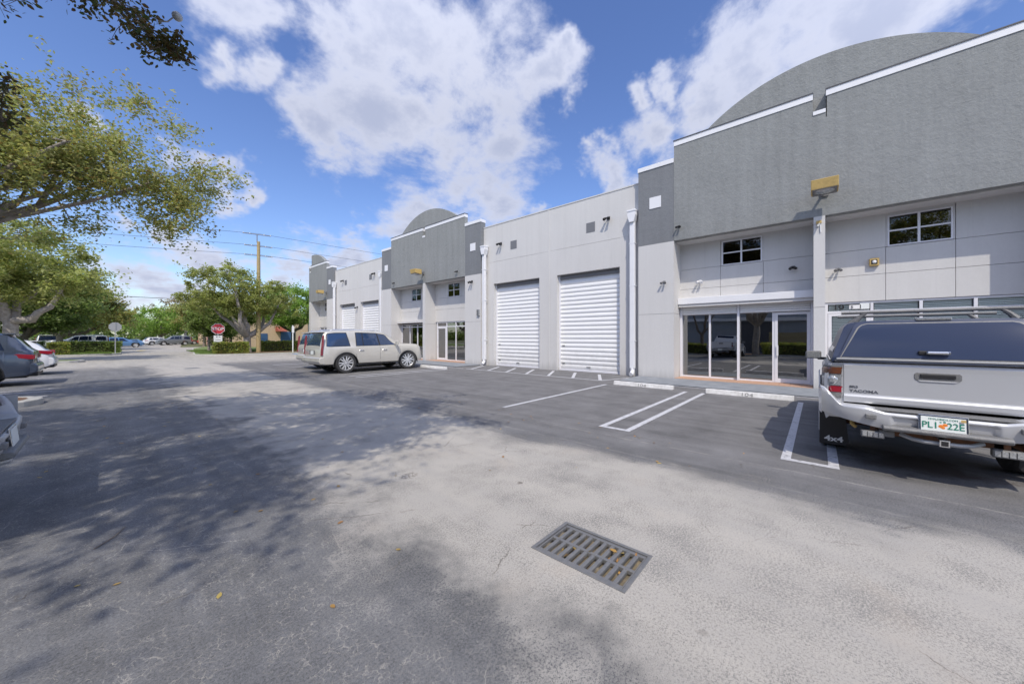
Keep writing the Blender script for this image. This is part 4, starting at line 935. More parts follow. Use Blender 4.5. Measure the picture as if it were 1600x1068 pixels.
hedge('low round yellow tinged bush at the corner of the left island', -3.0, -1.9, 46.4, 47.4, .95, 4000, .10, seed=4, zb=.13, name='bush', cat='bush')
hedge('dark green hedge beneath the octagonal sign back on the left island', -2.6, 1.0, 50.0, 51.0, 1.0, 7000, .14, 'leaf_green', 5, .13)
hedge('dark green hedge along the left island behind the bush', -8, -3.6, 52.0, 53.0, 1.0, 6000, .14, 'leaf_green', 6, .13)
hedge('long hedge in the strip behind the left parking stalls', -7.1, -5.9, 5.2, 13.5, .9, 16000, .09, seed=7, zb=.13)
hedge('hedge beside the tree trunk at the head of the left stalls', -7.1, -5.9, -1.0, 3.4, .9, 10000, .09, seed=8, zb=.13)
# grass blades on the verges in view
def grass(boxes, label, seed, n):
    g = np.random.default_rng(seed); P = []
    for (xa, xb, ya, yb), k in zip(boxes, n): P.append(np.stack([g.uniform(xa, xb, k), g.uniform(ya, yb, k), np.full(k, .134)], 1))
    P = np.concatenate(P); m_ = len(P); h = g.uniform(.05, .13, m_)[:, None]; a = g.uniform(0, 2 * math.pi, m_); s = np.stack([np.cos(a), np.sin(a), np.zeros(m_)], 1) * .02; ln_ = g.normal(0, .03, (m_, 3)); ln_[:, 2] = 0
    V = np.stack([P - s, P + s, P + ln_ + np.array([0, 0, 1]) * h], 1).reshape(-1, 3); F = np.arange(m_ * 3).reshape(-1, 3)
    tag(link('grass', np_mesh('grass', V, F), M['grass']), label, 'grass', kind='stuff')
grass([(-8, .4, 46.4, 49.5)], 'mown grass on the left island', 1, [26000])
grass([(5.6, 8, 41, 50), (8, 13, 42.5, 47)], 'mown grass on the right island round the trees', 2, [16000, 14000])

# fallen leaves and grit on the asphalt
g = np.random.default_rng(12); n = 150
P = np.stack([g.uniform(-.5, 6.0, n), g.uniform(.6, 13, n), np.full(n, .006)], 1)
me = leaves_mesh('fallen_leaves', P, 0, .05, up=4, six=True, seed=3)
co_ = np.empty(len(me.vertices) * 3, dtype=np.float32); me.vertices.foreach_get('co', co_); co_ = co_.reshape(-1, 3); co_[:, 2] = .004 + np.abs(co_[:, 2] - .006) * .25; me.vertices.foreach_set('co', co_.ravel())
tag(link('fallen_leaves', me, M['fallen']), 'yellow and brown leaves scattered over the asphalt', 'leaves', kind='stuff')
b = MB(); b.tube([(-.05, 4.05, .006), (.05, 4.16, .012), (.11, 4.32, .006)], [.004, .005, .003], 5)
tag(b.build('twig', M['bark']), 'dark fallen twig on the shaded asphalt', 'twig')

# ------------------------------------------------------------------ signs, pole, wires
def octo(r): return [(r * math.cos(R(22.5 + 45 * k)), r * math.sin(R(22.5 + 45 * k))) for k in range(8)]
def sign_post(o, h=2.9):
    b = MB(); b.box(-.03, .03, -.02, .02, 0, h); b.build('post', M['sign_back'], o)
st = thing('stop_sign', 'red octagonal STOP sign with a small white plate below, behind the hedge', 'sign', (6.65, 40.6, .13), R(-2))
sign_post(st, 2.55); Q = 2.18
b = MB(); b.prism([(x, z + Q) for x, z in octo(.50)], .006, 'xz', -.034); b.build('sign_border', M['sign_white'], st)
b = MB(); b.prism([(x, z + Q) for x, z in octo(.465)], .004, 'xz', -.039); b.build('sign_face', M['red_sign'], st)
text_mesh('sign_text', 'STOP', .36, .002, M['sign_white'], st, (0, -.043, Q - .125), (R(90), 0, 0), sx=.92, bold=.008)
b = MB(); b.box(-.30, .30, -.036, -.028, 1.02, 1.58); b.build('notice_plate', M['sign_white'], st)
b = MB(); b.box(-.12, -.04, -.040, -.037, 1.40, 1.52); b.box(.04, .16, -.040, -.037, 1.44, 1.50); b.box(-.2, .2, -.040, -.037, 1.18, 1.21); b.build('notice_marks', M['iron'], st)
st = thing('stop_sign', 'back of an octagonal sign on a post at the left island corner', 'sign', (.62, 47.2, .13), R(8))
sign_post(st, 2.75); b = MB(); b.prism([(x, z + 2.35) for x, z in octo(.42)], .006, 'xz', .024); b.build('sign_plate', M['sign_back'], st)
b = MB(); b.box(-.3, .3, .031, .04, 2.34, 2.37); b.build('stiffener', M['frame'], st)
pl = thing('utility_pole', 'tall wooden utility pole with three thin crossarms beside the broad tree', 'pole', (9.66, 40.5, .1))
b = MB(); b.tube([(0, 0, 0), (0, 0, 5), (0, 0, 10.6)], [.19, .165, .13], 14); b.build('pole_shaft', M['pole_wood'], pl, smooth=True)
WD = Vector((.9627, -.271, 0))
arms = [11.25, 10.15, 9.25]
for i, z in enumerate(arms):
    b = MB(); c = Vector((-.12 if i == 0 else 0, 0, z)); b.tube([c - WD * 1.1, c + WD * 1.1], .035, 6); b.build('crossarm', M['iron'], pl)
    for s in (-1.05, -.55, .55, 1.05):
        b = MB(); q = c + WD * s; b.tube([q, q + Vector((0, 0, .10))], [.05, .03], 8); b.build('insulator', M['sign_back'], pl, smooth=True)
b = MB(); b.tube([(-.12, 0, 10.5), (-.12, 0, 11.25)], .04, 8); b.build('arm_bracket', M['iron'], pl)
for i, z in enumerate(arms):
    b = MB(); base = Vector((9.66, 40.5, z + .2))
    for a, c in ((-55, 0), (0, 60)):
        b.tube([base + WD * (a + (c - a) * k / 14) - Vector((0, 0, .9 * math.sin(math.pi * k / 14))) for k in range(15)], .014, 4)
    tag(b.build('power_cable', M['wire']), ['thin power cable on the top crossarm of the pole', 'thin power cable on the middle crossarm of the pole', 'thin power cable on the lowest crossarm of the pole'][i], 'cable', 'power cables on the utility pole')
b = MB(); b.tube([Vector((-60, 70, 7.6)) + Vector((80, -12, -1.2)) * k / 12 - Vector((0, 0, .6 * math.sin(math.pi * k / 12))) for k in range(13)], .03, 4)
tag(b.build('power_cable', M['wire']), 'thick low cable crossing the road behind the left trees', 'cable')
bo = thing('bollard', 'slim white post standing at the corner of the warehouse end', 'post', (11.9, 38.3, .1))
b = MB(); b.tube([(0, 0, 0), (0, 0, 2.6)], .05, 8); b.build('post_tube', M['sign_white'], bo, smooth=True); b = MB(); b.box(-.10, .10, -.03, -.055, 1.9, 2.5); b.build('sign_plate', M['sign_white'], bo)

# ------------------------------------------------------------------ neighbouring buildings
tb = thing('tan_building', 'tan stucco building behind the trees with a red awning and blue door', 'building', (20, 62, 0))
def pb(o, org, boxes, name, m, bev=0):
    b = MB(org)
    for q in boxes: b.box(*q)
    return b.build(name, M[m], o, bev=bev)
pb(tb, (20, 62, 0), [(12.0, 46, 62, 80, 0, 4.6)], 'wall', 'tan'); pb(tb, (20, 62, 0), [(11.9, 46, 61.9, 80.1, 4.6, 4.8)], 'parapet', 'tan')
b = MB((20, 62, 0)); b.prism([(61.95, 3.2), (60.3, 2.5), (60.3, 2.4), (61.95, 2.4)], 1.1, 'yz', 16.9); b.build('awning', M['red_roof'], tb)
pb(tb, (20, 62, 0), [(17.6, 19.6, 61.93, 61.99, 0, 2.4)], 'door', 'blue_door')
pb(tb, (20, 62, 0), [(14.6, 15.9, 61.93, 61.99, .9, 2.1)], 'window', 'blue_door'); pb(tb, (20, 62, 0), [(21.4, 21.6, 61.8, 61.99, 0, 4.5)], 'downpipe', 'iron')
pk = thing('pink_building', 'tan and pink two storey building with stepped towers at the end of the road', 'building', (16, 86, 0))
pb(pk, (16, 86, 0), [(13.6, 30, 86, 104, 0, 6.2)], 'wall', 'tan')
pb(pk, (16, 86, 0), [(12.6, 13.9, 85.4, 87.0, 0, 7.4), (12.4, 14.1, 85.2, 87.2, 7.4, 7.9)], 'corner_tower', 'pink', .03); pb(pk, (16, 86, 0), [(16.8, 18.4, 85.2, 86.6, 3.6, 7.0), (16.6, 18.6, 85.0, 86.7, 7.0, 7.5)], 'corner_tower', 'pink', .03)
for x in (14.6, 19.4, 21.6):
    w_ = pb(pk, (16, 86, 0), [(x, x + 1.1, 85.9, 85.99, 3.8, 5.0)], 'window', 'blue_door'); pb(pk, (16, 86, 0), [(x - .1, x + 1.2, 85.85, 85.98, 3.68, 3.78)], 'sill', 'trim')
pb(pk, (16, 86, 0), [(15, 17, 85.9, 85.99, 0, 2.2)], 'door', 'blue_door'); pb(pk, (16, 86, 0), [(14.6, 18, 84.9, 85.98, 2.5, 2.7)], 'canopy', 'red_roof')
# warehouse across the left lot, seen only in the glass reflections
ow = thing('opposite_warehouse', 'grey warehouse across the left lot mirrored in the unit 104 glass', 'building', (-16, 6, 0))
pb(ow, (-16, 6, 0), [(-30, -14, -30, 40, 0, 7.6)], 'wall', 'grey_building'); pb(ow, (-16, 6, 0), [(-14, -13.7, -30, 40, 3.2, 3.5)], 'band', 'trim')
for y in (-18, -8, 3, 14, 25): pb(ow, (-16, 6, 0), [(-13.99, -13.9, y, y + 3.4, 0, 3.1)], 'roller_door', 'cap')
fe = thing('timber_fence', 'weathered timber board fence enclosure across the lot by the hedge', 'fence', (-8.6, 1.4, 0))
bm_ = MB(); bm_.box(-.012, .012, 0, .135, 0, 1.9); first = bm_.build('board', M['fence_wood'], fe)
first.location = (0, -1.5, .05)
for k in range(1, 24):
    o = link('board', first.data, None, fe, (0, -1.5 + k * .142, .05 + .01 * (k % 3)))
b = MB(); b.box(.013, .06, -1.5, 1.9, .5, .6); b.box(.013, .06, -1.5, 1.9, 1.5, 1.6); b.build('rail', M['fence_wood'], fe)
#VEHICLES#
# ------------------------------------------------------------------ vehicles
def lerp_keys(keys, x):
    xs = [k[0] for k in keys]; return [float(np.interp(x, xs, [k[j] for k in keys])) for j in range(1, 6)]
def section(keys, x, arches, crown=.02):
    zl, zb, zt, hw, rh = lerp_keys(keys, x)
    for xw, r_ in arches:
        if abs(x - xw) < r_: zl = max(zl, .36 + math.sqrt(r_ * r_ - (x - xw) ** 2) - .0) if True else zl
    zl = min(zl, zb - .08); k = min(1, max(.05, (zt - zb) / .3)); hb = hw * .955
    m1 = zl + .45 * (zb - zl); m2 = zl + .82 * (zb - zl)
    return [(hw * .975, zl), (hw * .995, zl + .12 * (zb - zl)), (hw, m1), (hw * .99, m2), (hw * .972, m2 + .6 * (zb - m2)), (hb, zb), ((hb + rh) / 2 + .01 * k, (zb + zt - .09 * k) / 2), (rh, zt - .09 * k), (rh * .965, zt - .035 * k), (rh * .86, zt - .004), (rh * .45, zt + crown * .7), (0, zt + crown)]
def shell(o, name, m, keys, arches, L_, closed=True, crown=.02):
    xs = set(np.arange(0, L_, .07).tolist() + [k[0] for k in keys] + [L_])
    for xw, r_ in arches:
        for i in range(25): xs.add(xw - r_ + 2 * r_ * i / 24)
        xs.add(xw - r_ - .004); xs.add(xw + r_ + .004)
    xs = sorted(x for x in xs if 0 <= x <= L_); b = MB(); vs = []
    for x in xs:
        s = section(keys, x, arches, crown); vs += [(x, y, z) for y, z in s] + [(x, -y, z) for y, z in s[-2::-1]]
    n = 23; fs = [(i * n + j, (i + 1) * n + j, (i + 1) * n + j + 1, i * n + j + 1) for i in range(len(xs) - 1) for j in range(n - 1)]
    fs += [tuple(range(n)), tuple((len(xs) - 1) * n + j for j in range(n - 1, -1, -1))]
    b.add(vs, fs); return b.build(name, m, o, smooth=True, ang=38)
def side_pt(keys, x, f, s, off=.005):
    zl, zb, zt, hw, rh = lerp_keys(keys, x); k = min(1, max(.05, (zt - zb) / .3)); hb = hw * .955
    z0, z1 = zb, zt - .09 * k; mid = (hb + rh) / 2 + .01 * k
    y = hb + (mid - hb) * f * 2 if f < .5 else mid + (rh - mid) * (f - .5) * 2
    return (x, s * (y + off), z0 + (z1 - z0) * f)
def side_window(o, keys, s, xb0, xb1, xt0, xt1, f0=.04, f1=.95, m='car_glass', name='window'):
    of_ = .003 if name == 'window_trim' else .006
    b = MB(); b.grid(lambda u, v: side_pt(keys, (xb0 + (xt0 - xb0) * v) + ((xb1 + (xt1 - xb1) * v) - (xb0 + (xt0 - xb0) * v)) * u, f0 + (f1 - f0) * v, s, of_), 20, 8)
    return b.build(name, M[m], o, smooth=True, fix=False)
def top_window(o, keys, xa, xb, w0, w1, name, m='car_glass', off=.006, crown=.02, n=10):
    def P(u, v):
        x = xa + (xb - xa) * u; zl, zb, zt, hw, rh = lerp_keys(keys, x); z2 = lerp_keys(keys, x + .01)[2]; sl = (z2 - zt) / .01
        nv = Vector((-sl, 0, 1)).normalized(); w_ = (w0 + (w1 - w0) * u); y = (v * 2 - 1) * w_ * rh; a = abs(y) / rh
        zc = crown * (1 - (a / .86) ** 2) if a < .86 else -.004 - (a - .86) * .3
        return (x + nv.x * off, y, zt + zc + nv.z * off)
    b = MB(); b.grid(P, n, 10); return b.build(name, M[m], o, smooth=True, fix=False)
def wheel(o, x, y, r_, w_, s, steer=0, style=0, rimm='rim'):
    """s = outward side"""
    b = MB(); ri = r_ * (.72 if style == 0 else .62)
    b.lathe([(ri, .0), (ri + .02, s * .01), (r_ * .93, s * .012), (r_ * .985, s * -.02), (r_, s * -.05), (r_, s * -(w_ - .05)), (r_ * .985, s * -(w_ - .02)), (r_ * .9, s * -w_), (ri, s * -w_), (ri, 0)], (0, 0, 0), 'y', 36)
    for k in range(4):
        yy = -s * (w_ * (.2 + .2 * k)); b.lathe([(r_ + .0005, yy - .004), (r_ + .0015, yy)], (0, 0, 0), 'y', 24)
    wl = MB(); wl.lathe([(ri, s * -.0), (ri - .012, s * .006), (ri - .03, s * -.012), (ri - .04, s * -.07), (ri - .05, s * -w_ * .8), (.02, s * -w_ * .8)], (0, 0, 0), 'y', 36)
    wo = wl.build('wheel', M['iron'], o, smooth=True, loc=(x, y, r_), ang=50); wo.rotation_euler = (0, 0, steer)
    b.build('tyre', M['rubber'], wo, smooth=True, ang=50)
    sp = MB(); sp.lathe([(0, s * -.012), (.055, s * -.014), (.075, s * -.03)], (0, 0, 0), 'y', 18); sp.lathe([(ri - .032, s * -.012), (ri - .002, s * .006), (ri - .001, s * -.01), (ri - .03, s * -.03)], (0, 0, 0), 'y', 36)
    ns = 6 if style == 0 else 5
    for k in range(ns):
        a = 2 * math.pi * k / ns + .2
        for q in ((-.20, .20) if style == 0 else (0,)):
            a1 = a + q * .55; a2 = a + q * 1.15; p0 = Vector((math.cos(a1) * .05, 0, math.sin(a1) * .05)); p1 = Vector((math.cos(a2) * (ri - .02), 0, math.sin(a2) * (ri - .02)))
            t = (p1 - p0).normalized(); nn = Vector((-t.z, 0, t.x)); hw0, hw1 = (.026, .024) if style == 0 else (.04, .032)
            y0_, y1_ = s * -.015, s * -.045
            q4 = [p0 - nn * hw0, p1 - nn * hw1, p1 + nn * hw1, p0 + nn * hw0]
            sp.add([v + Vector((0, y0_, 0)) for v in q4] + [v + Vector((0, y1_, 0)) for v in q4], [(0, 1, 2, 3), (0, 4, 5, 1), (1, 5, 6, 2), (2, 6, 7, 3), (3, 7, 4, 0)])
    sp.build('rim', M[rimm], wo, smooth=True, ang=30)
    return wo
def patch(o, name, m, pts, th=.02, bev=.006):      # convex polygon plate in 3-D, thickened inward (+x) for rear-face items
    b = MB(); n = len(pts); q = [(x + th, y, z) for x, y, z in pts]
    b.add(list(pts) + q, [tuple(range(n)), tuple(range(2 * n - 1, n - 1, -1))] + [(i, i + n, (i + 1) % n + n, (i + 1) % n) for i in range(n)])
    return b.build(name, M[m], o, bev=bev)
def rear_text(name, body, size, x, y, z, o, m, sx=1, align='CENTER', bold=0, depth=.001): return text_mesh(name, body, size, depth, M[m], o, (x, y, z), (R(90), 0, R(-90)), align, sx, bold)
def seam(o, keys, x, s, z0, z1, x1=None):
    b = MB(); n = 8
    def P(u, v):
        z = z0 + (z1 - z0) * u; zl, zb, zt, hw, rh = lerp_keys(keys, x); xx = x + (x1 - x) * u if x1 else x
        t = (z - zl) / (zb - zl); y = hw * float(np.interp(t, [0, .12, .45, .82, .93, 1], [.975, .995, 1, .99, .972, .955]))
        return (xx + (v - .5) * .010, s * (y + .0015), z)
    b.grid(P, n, 1); return b.build('door_seam', M['black'], o, fix=False)
def suv(label, x, y, rz, paint_, glass='car_glass', L_=4.95, W=.96, H=1.86, wb=(1.03, 4.08), rw=.42, style='esc', steer=0, group='beige SUVs parked side by side', name='parked_suv', cat='SUV', detail=True):
    o = thing(name, label, cat, (x, y, 0), rz, group); hs = H / 1.86
    if style == 'esc':
        keys = [(0, .42, 1.02, 1.06, W * .90, W * .84), (.03, .42, 1.12, 1.18, W * .94, W * .83), (.10, .42, 1.17, 1.45, W * .97, W * .80), (.18, .42, 1.19, 1.72, W * .985, W * .78), (.30, .42, 1.16, 1.81, W, W * .80), (.6, .42, 1.16, 1.85, W, W * .81), (1.6, .42, 1.17, 1.87, W, W * .82), (2.4, .42, 1.18, 1.85, W, W * .815), (2.85, .42, 1.19, 1.79, W, W * .80), (3.25, .42, 1.20, 1.57, W, W * .78), (3.62, .42, 1.21, 1.30, W, W * .83), (3.72, .42, 1.20, 1.265, W, W * .88), (4.3, .42, 1.18, 1.25, W, W * .90), (4.62, .42, 1.15, 1.225, W * .985, W * .88), (4.76, .42, 1.11, 1.18, W * .955, W * .86), (4.84, .42, 1.05, 1.11, W * .925, W * .84), (4.88, .42, .92, .98, W * .90, W * .82), (L_ - .02, .42, .68, .72, W * .86, W * .78)]
        wins = [(.24, 1.20, .28, 1.06), (1.50, 1.78, 1.50, 1.76), (1.82, 2.56, 1.80, 2.46), (2.62, 3.46, 2.52, 2.90)]
        rwx = (.035, .19); fwx = (2.95, 3.60); seams = (1.48, 2.60, 3.52)
    elif style == 'cross':
        keys = [(0, .45, .92, .98, W * .86, W * .80), (.04, .38, 1.00, 1.08, W * .93, W * .80), (.14, .34, 1.06, 1.16, W * .97, W * .78), (.34, .32, 1.10, 1.44, W * .99, W * .74), (.52, .31, 1.10, 1.60, W, W * .74), (.8, .30, 1.09, 1.65, W, W * .75), (1.7, .30, 1.06, 1.68, W, W * .76), (2.4, .30, 1.04, 1.63, W, W * .75), (3.2, .30, 1.02, 1.20, W, W * .78), (3.4, .30, 1.0, 1.06, W, W * .84), (4.2, .32, .92, .98, W * .97, W * .82), (4.45, .36, .82, .88, W * .9, W * .74), (L_, .42, .66, .7, W * .7, W * .58)]
        wins = [(.55, 1.05, .70, 1.00), (1.10, 1.95, 1.06, 1.90), (2.02, 3.0, 1.98, 2.48)]
        rwx = (.17, .50); fwx = (2.5, 3.18); seams = (1.05, 1.98, 3.05)
    else:
        keys = [(0, .45, .86, .92, W * .84, W * .78), (.05, .36, .95, 1.02, W * .93, W * .80), (.5, .30, .98, 1.06, W * .98, W * .82), (1.15, .28, .98, 1.34, W, W * .70), (1.5, .28, .97, 1.42, W, W * .70), (2.2, .28, .95, 1.44, W, W * .71), (2.7, .28, .93, 1.36, W, W * .71), (3.35, .28, .92, 1.0, W, W * .8), (4.2, .3, .84, .88, W * .95, W * .8), (L_, .38, .6, .66, W * .72, W * .6)]
        wins = [(1.0, 1.55, 1.22, 1.5), (1.6, 2.9, 1.56, 2.45)]
        rwx = (.62, 1.14); fwx = (2.72, 3.3); seams = (1.55, 2.9)
    keys = [(a, b_, c * hs, d * hs, e, f) for a, b_, c, d, e, f in keys]
    arches = [(wb[0], rw + .085), (wb[1], rw + .085)]
    shell(o, 'body', M[paint_], keys, arches, L_)
    zu = .36 if style == 'esc' else .26
    b = MB(); b.box(.15, L_ - .25, -W + .16, W - .16, zu, .66); b.build('underbody', M['black'], o)
    for s in (-1, 1):
        if style == 'esc' and detail:
            for q_ in ((.22, 1.23, .26, 1.09), (1.47, 3.50, 1.47, 2.95)):
                side_window(o, keys, s, *q_, f0=.0, f1=1.0, m='black', name='window_trim')
        for wv in wins: side_window(o, keys, s, *wv, m=glass)
        if detail:
            for xx in seams: seam(o, keys, xx, s, .34, 1.16 * hs)
            for xx in seams[:2]:
                yy = W * .992 * s; b = MB(); b.tube([(xx + .12, yy, .98 * hs), (xx + .16, yy + s * .03, .985 * hs), (xx + .30, yy + s * .03, .99 * hs), (xx + .34, yy, .985 * hs)], .014, 6); b.build('door_handle', M['chrome'], o, smooth=True)
            b = MB(); b.box(wb[0] + rw + .12, wb[1] - rw - .12, s * (W - .015) - .01, s * (W - .015) + .02, .56, .585); b.build('side_moulding', M['chrome'], o)
            b = MB(); b.box(wb[0] + rw + .10, wb[1] - rw - .10, s * (W - .05) - .07, s * (W - .05) + .07, .345, .39); b.build('running_board', M['black'], o, bev=.01)
            mxp = fwx[1] - .28
            b = MB(); b.box(mxp, mxp + .10, s * (W + .15) - .11, s * (W + .15) + .11, 1.20 * hs, 1.40 * hs); b.build('mirror', M[paint_], o, bev=.03)
            b = MB(); b.box(mxp + .03, mxp + .07, s * (W - .02) - .09, s * (W - .02) + .09, 1.20 * hs, 1.24 * hs); b.build('mirror_arm', M['black'], o, bev=.01)
        wheel(o, wb[0], s * (W - .03), rw, .25, s); wheel(o, wb[1], s * (W - .03), rw, .25, s, steer)
        # black arch lips
        for xw, r_ in arches:
            b = MB(); pts = [(xw + (r_ + .001) * math.cos(R(a)), s * (W - .012), .36 + (r_ + .004) * math.sin(R(a))) for a in range(-6, 187, 12)]
            b.tube(pts, .016, 6); b.build('arch_lip', M['black'], o, smooth=True)
    top_window(o, keys, rwx[0], rwx[1], .90, .88, 'rear_window', glass, n=12); top_window(o, keys, fwx[0], fwx[1], .86, .95, 'windshield', glass)
    if style == 'esc':
        for s in (-1, 1):
            b = MB(); b.prism([(-.010, .80), (-.016, .84), (.045, 1.60), (.10, 1.66), (.125, 1.62), (.10, 1.1), (.075, .80)], s * .05, 'xz', s * (W * .955 - .02)); b.build('tail_light', M['lamp_dark_red'], o, bev=.012)
        b = MB(); b.prism([(-.05, .47), (-.08, .54), (-.07, .68), (-.01, .72), (.25, .70), (.25, .43), (.0, .43)], 2 * W * .97, 'xz', -W * .97); b.build('rear_bumper', M[paint_], o, bev=.03)
        patch(o, 'plate_recess', 'iron', [(-.002, .32, .82), (-.002, -.32, .82), (-.002, -.30, 1.0), (-.002, .30, 1.0)]); patch(o, 'licence_plate', 'plate_white', [(-.012, .155, .83), (-.012, -.155, .83), (-.012, -.155, .98), (-.012, .155, .98)], .008, .002)
        b = MB(); b.box(.10, .34, -W * .72, W * .72, 1.76, 1.79); b.build('roof_spoiler', M[paint_], o, bev=.01)
        for s in (-1, 1): b = MB(); b.tube([(.5, s * .62, 1.845), (.6, s * .64, 1.90), (2.5, s * .65, 1.90), (2.65, s * .63, 1.85)], .016, 6); b.build('roof_rail', M['chrome'], o, smooth=True)
        b = MB(); b.prism([(4.72, .40), (4.96, .44), (4.96, .58), (4.75, .62)], 2 * W * .78, 'xz', -W * .78); b.build('front_bumper', M[paint_], o, bev=.03)
        for s in (-1, 1): b = MB(); b.prism([(4.60, .78), (4.80, .76), (4.72, 1.02), (4.58, 1.06)], .16, 'xz', s * .70 - .08); b.build('headlight', M['lamp_clear'], o, bev=.02)
        b = MB(); b.box(4.86, 4.925, -.45, .45, .62, 1.06); b.build('grille', M['chrome'], o, bev=.02)
        b = MB(); b.tube([(3.95, -.70, 1.18), (3.95, -.72, 1.48)], .008, 5); b.build('aerial', M['black'], o)
    elif style == 'cross':
        for s in (-1, 1):
            b = MB(); b.prism([(-.02, .86), (.02, 1.0), (.30, 1.03), (.52, .99), (.30, .90), (.10, .86)], s * .05, 'xz', s * (W * .925)); b.build('tail_light', M['lamp_red'], o, bev=.008)
            b = MB(); b.box(-.02, .06, s * (W * .68) - .17, s * (W * .68) + .17, .88, .99); b.build('tail_light', M['lamp_red'], o, bev=.01)
        b = MB(); b.prism([(-.05, .42), (-.09, .52), (-.08, .66), (.0, .74), (.2, .72), (.2, .34)], 2 * W * .94, 'xz', -W * .94); b.build('rear_bumper', M[paint_], o, bev=.04)
        b = MB(); b.box(-.07, .2, -W * .80, W * .80, .30, .46); b.build('bumper_valance', M['black'], o, bev=.03)
        b = MB(); b.box(-.10, -.06, -W * .7, W * .7, .44, .465); b.build('bumper_trim', M['chrome'], o)
        patch(o, 'licence_plate', 'plate_white', [(-.03, .155, .74), (-.03, -.155, .74), (-.01, -.155, .88), (-.01, .155, .88)], .008, .002)
        b = MB(); b.box(.36, .62, -W * .68, W * .68, 1.60 * hs, 1.63 * hs); b.build('roof_spoiler', M[paint_], o, bev=.01)
    else:
        for s in (-1, 1): b = MB(); b.prism([(-.01, .70), (.0, .86), (.26, .84), (.2, .72)], s * .22, 'xz', s * (W * .74)); b.build('tail_light', M['lamp_red'], o, bev=.01)
        patch(o, 'licence_plate', 'plate_white', [(-.02, .155, .60), (-.02, -.155, .60), (-.01, -.155, .74), (-.01, .155, .74)], .008, .002)
    return o
suv('beige SUV seen side on with bright alloy wheels and its front wheel turned out', 5.85, 16.45, 0, 'champagne', 'car_glass_blue', W=.98, rw=.45, steer=R(-16))
suv('beige SUV parked just beyond its twin, only its tail showing', 6.45, 19.15, 0, 'champagne2', 'car_glass_blue', W=.98, rw=.45)
suv('dark blue grey crossover with wraparound red tail light in the left stalls', -1.50, 20.1, R(180), 'charcoal', L_=4.7, W=.94, H=1.92, wb=(1.0, 3.75), rw=.36, style='cross', group='cars in the left parking stalls')
suv('white crossover with black lower bumper, second car in the left stalls', -1.45, 25.0, R(180), 'car_white', L_=4.6, W=.92, H=1.62, wb=(.95, 3.65), rw=.35, style='cross', group='cars in the left parking stalls')
far_cars = [('silver van like SUV parked beyond the left island, leftmost of three', -4.6, 71.6, R(90), 'silver', 'esc', 1.8), ('blue car parked beyond the left island hedge, middle of three', -.6, 78.4, R(0), 'car_blue', 'cross', 1.7),
            ('white SUV parked beyond the left island right of the sign back', .4, 72.2, R(180), 'car_white', 'esc', 1.85),
            ('white crossover parked across the far end of the road, left one', 4.9, 97.5, R(10), 'car_white', 'cross', 1.7), ('grey SUV parked across the far end of the road beside the pink tower', 11.3, 95.0, R(184), 'car_grey', 'esc', 1.85),
            ('red and white small car parked far down the road in the middle', 9.2, 104.0, R(3), 'car_red', 'cross', 1.6), ('small teal car at the far end of the road, left side', 1.8, 104.0, R(-6), 'car_blue', 'sedan', 1.44)]
for lab, x, y, rz, pm, sty, H_ in far_cars:
    suv(lab, x, y, rz, pm, L_=4.95 if sty == 'esc' else 4.6, W=.92, H=H_ if sty != 'esc' else 1.8, wb=(1.0, 4.0) if sty == 'esc' else (.95, 3.65), rw=.36, style=sty, group='small parked cars in the distance', name='parked_car', cat='car', detail=False)

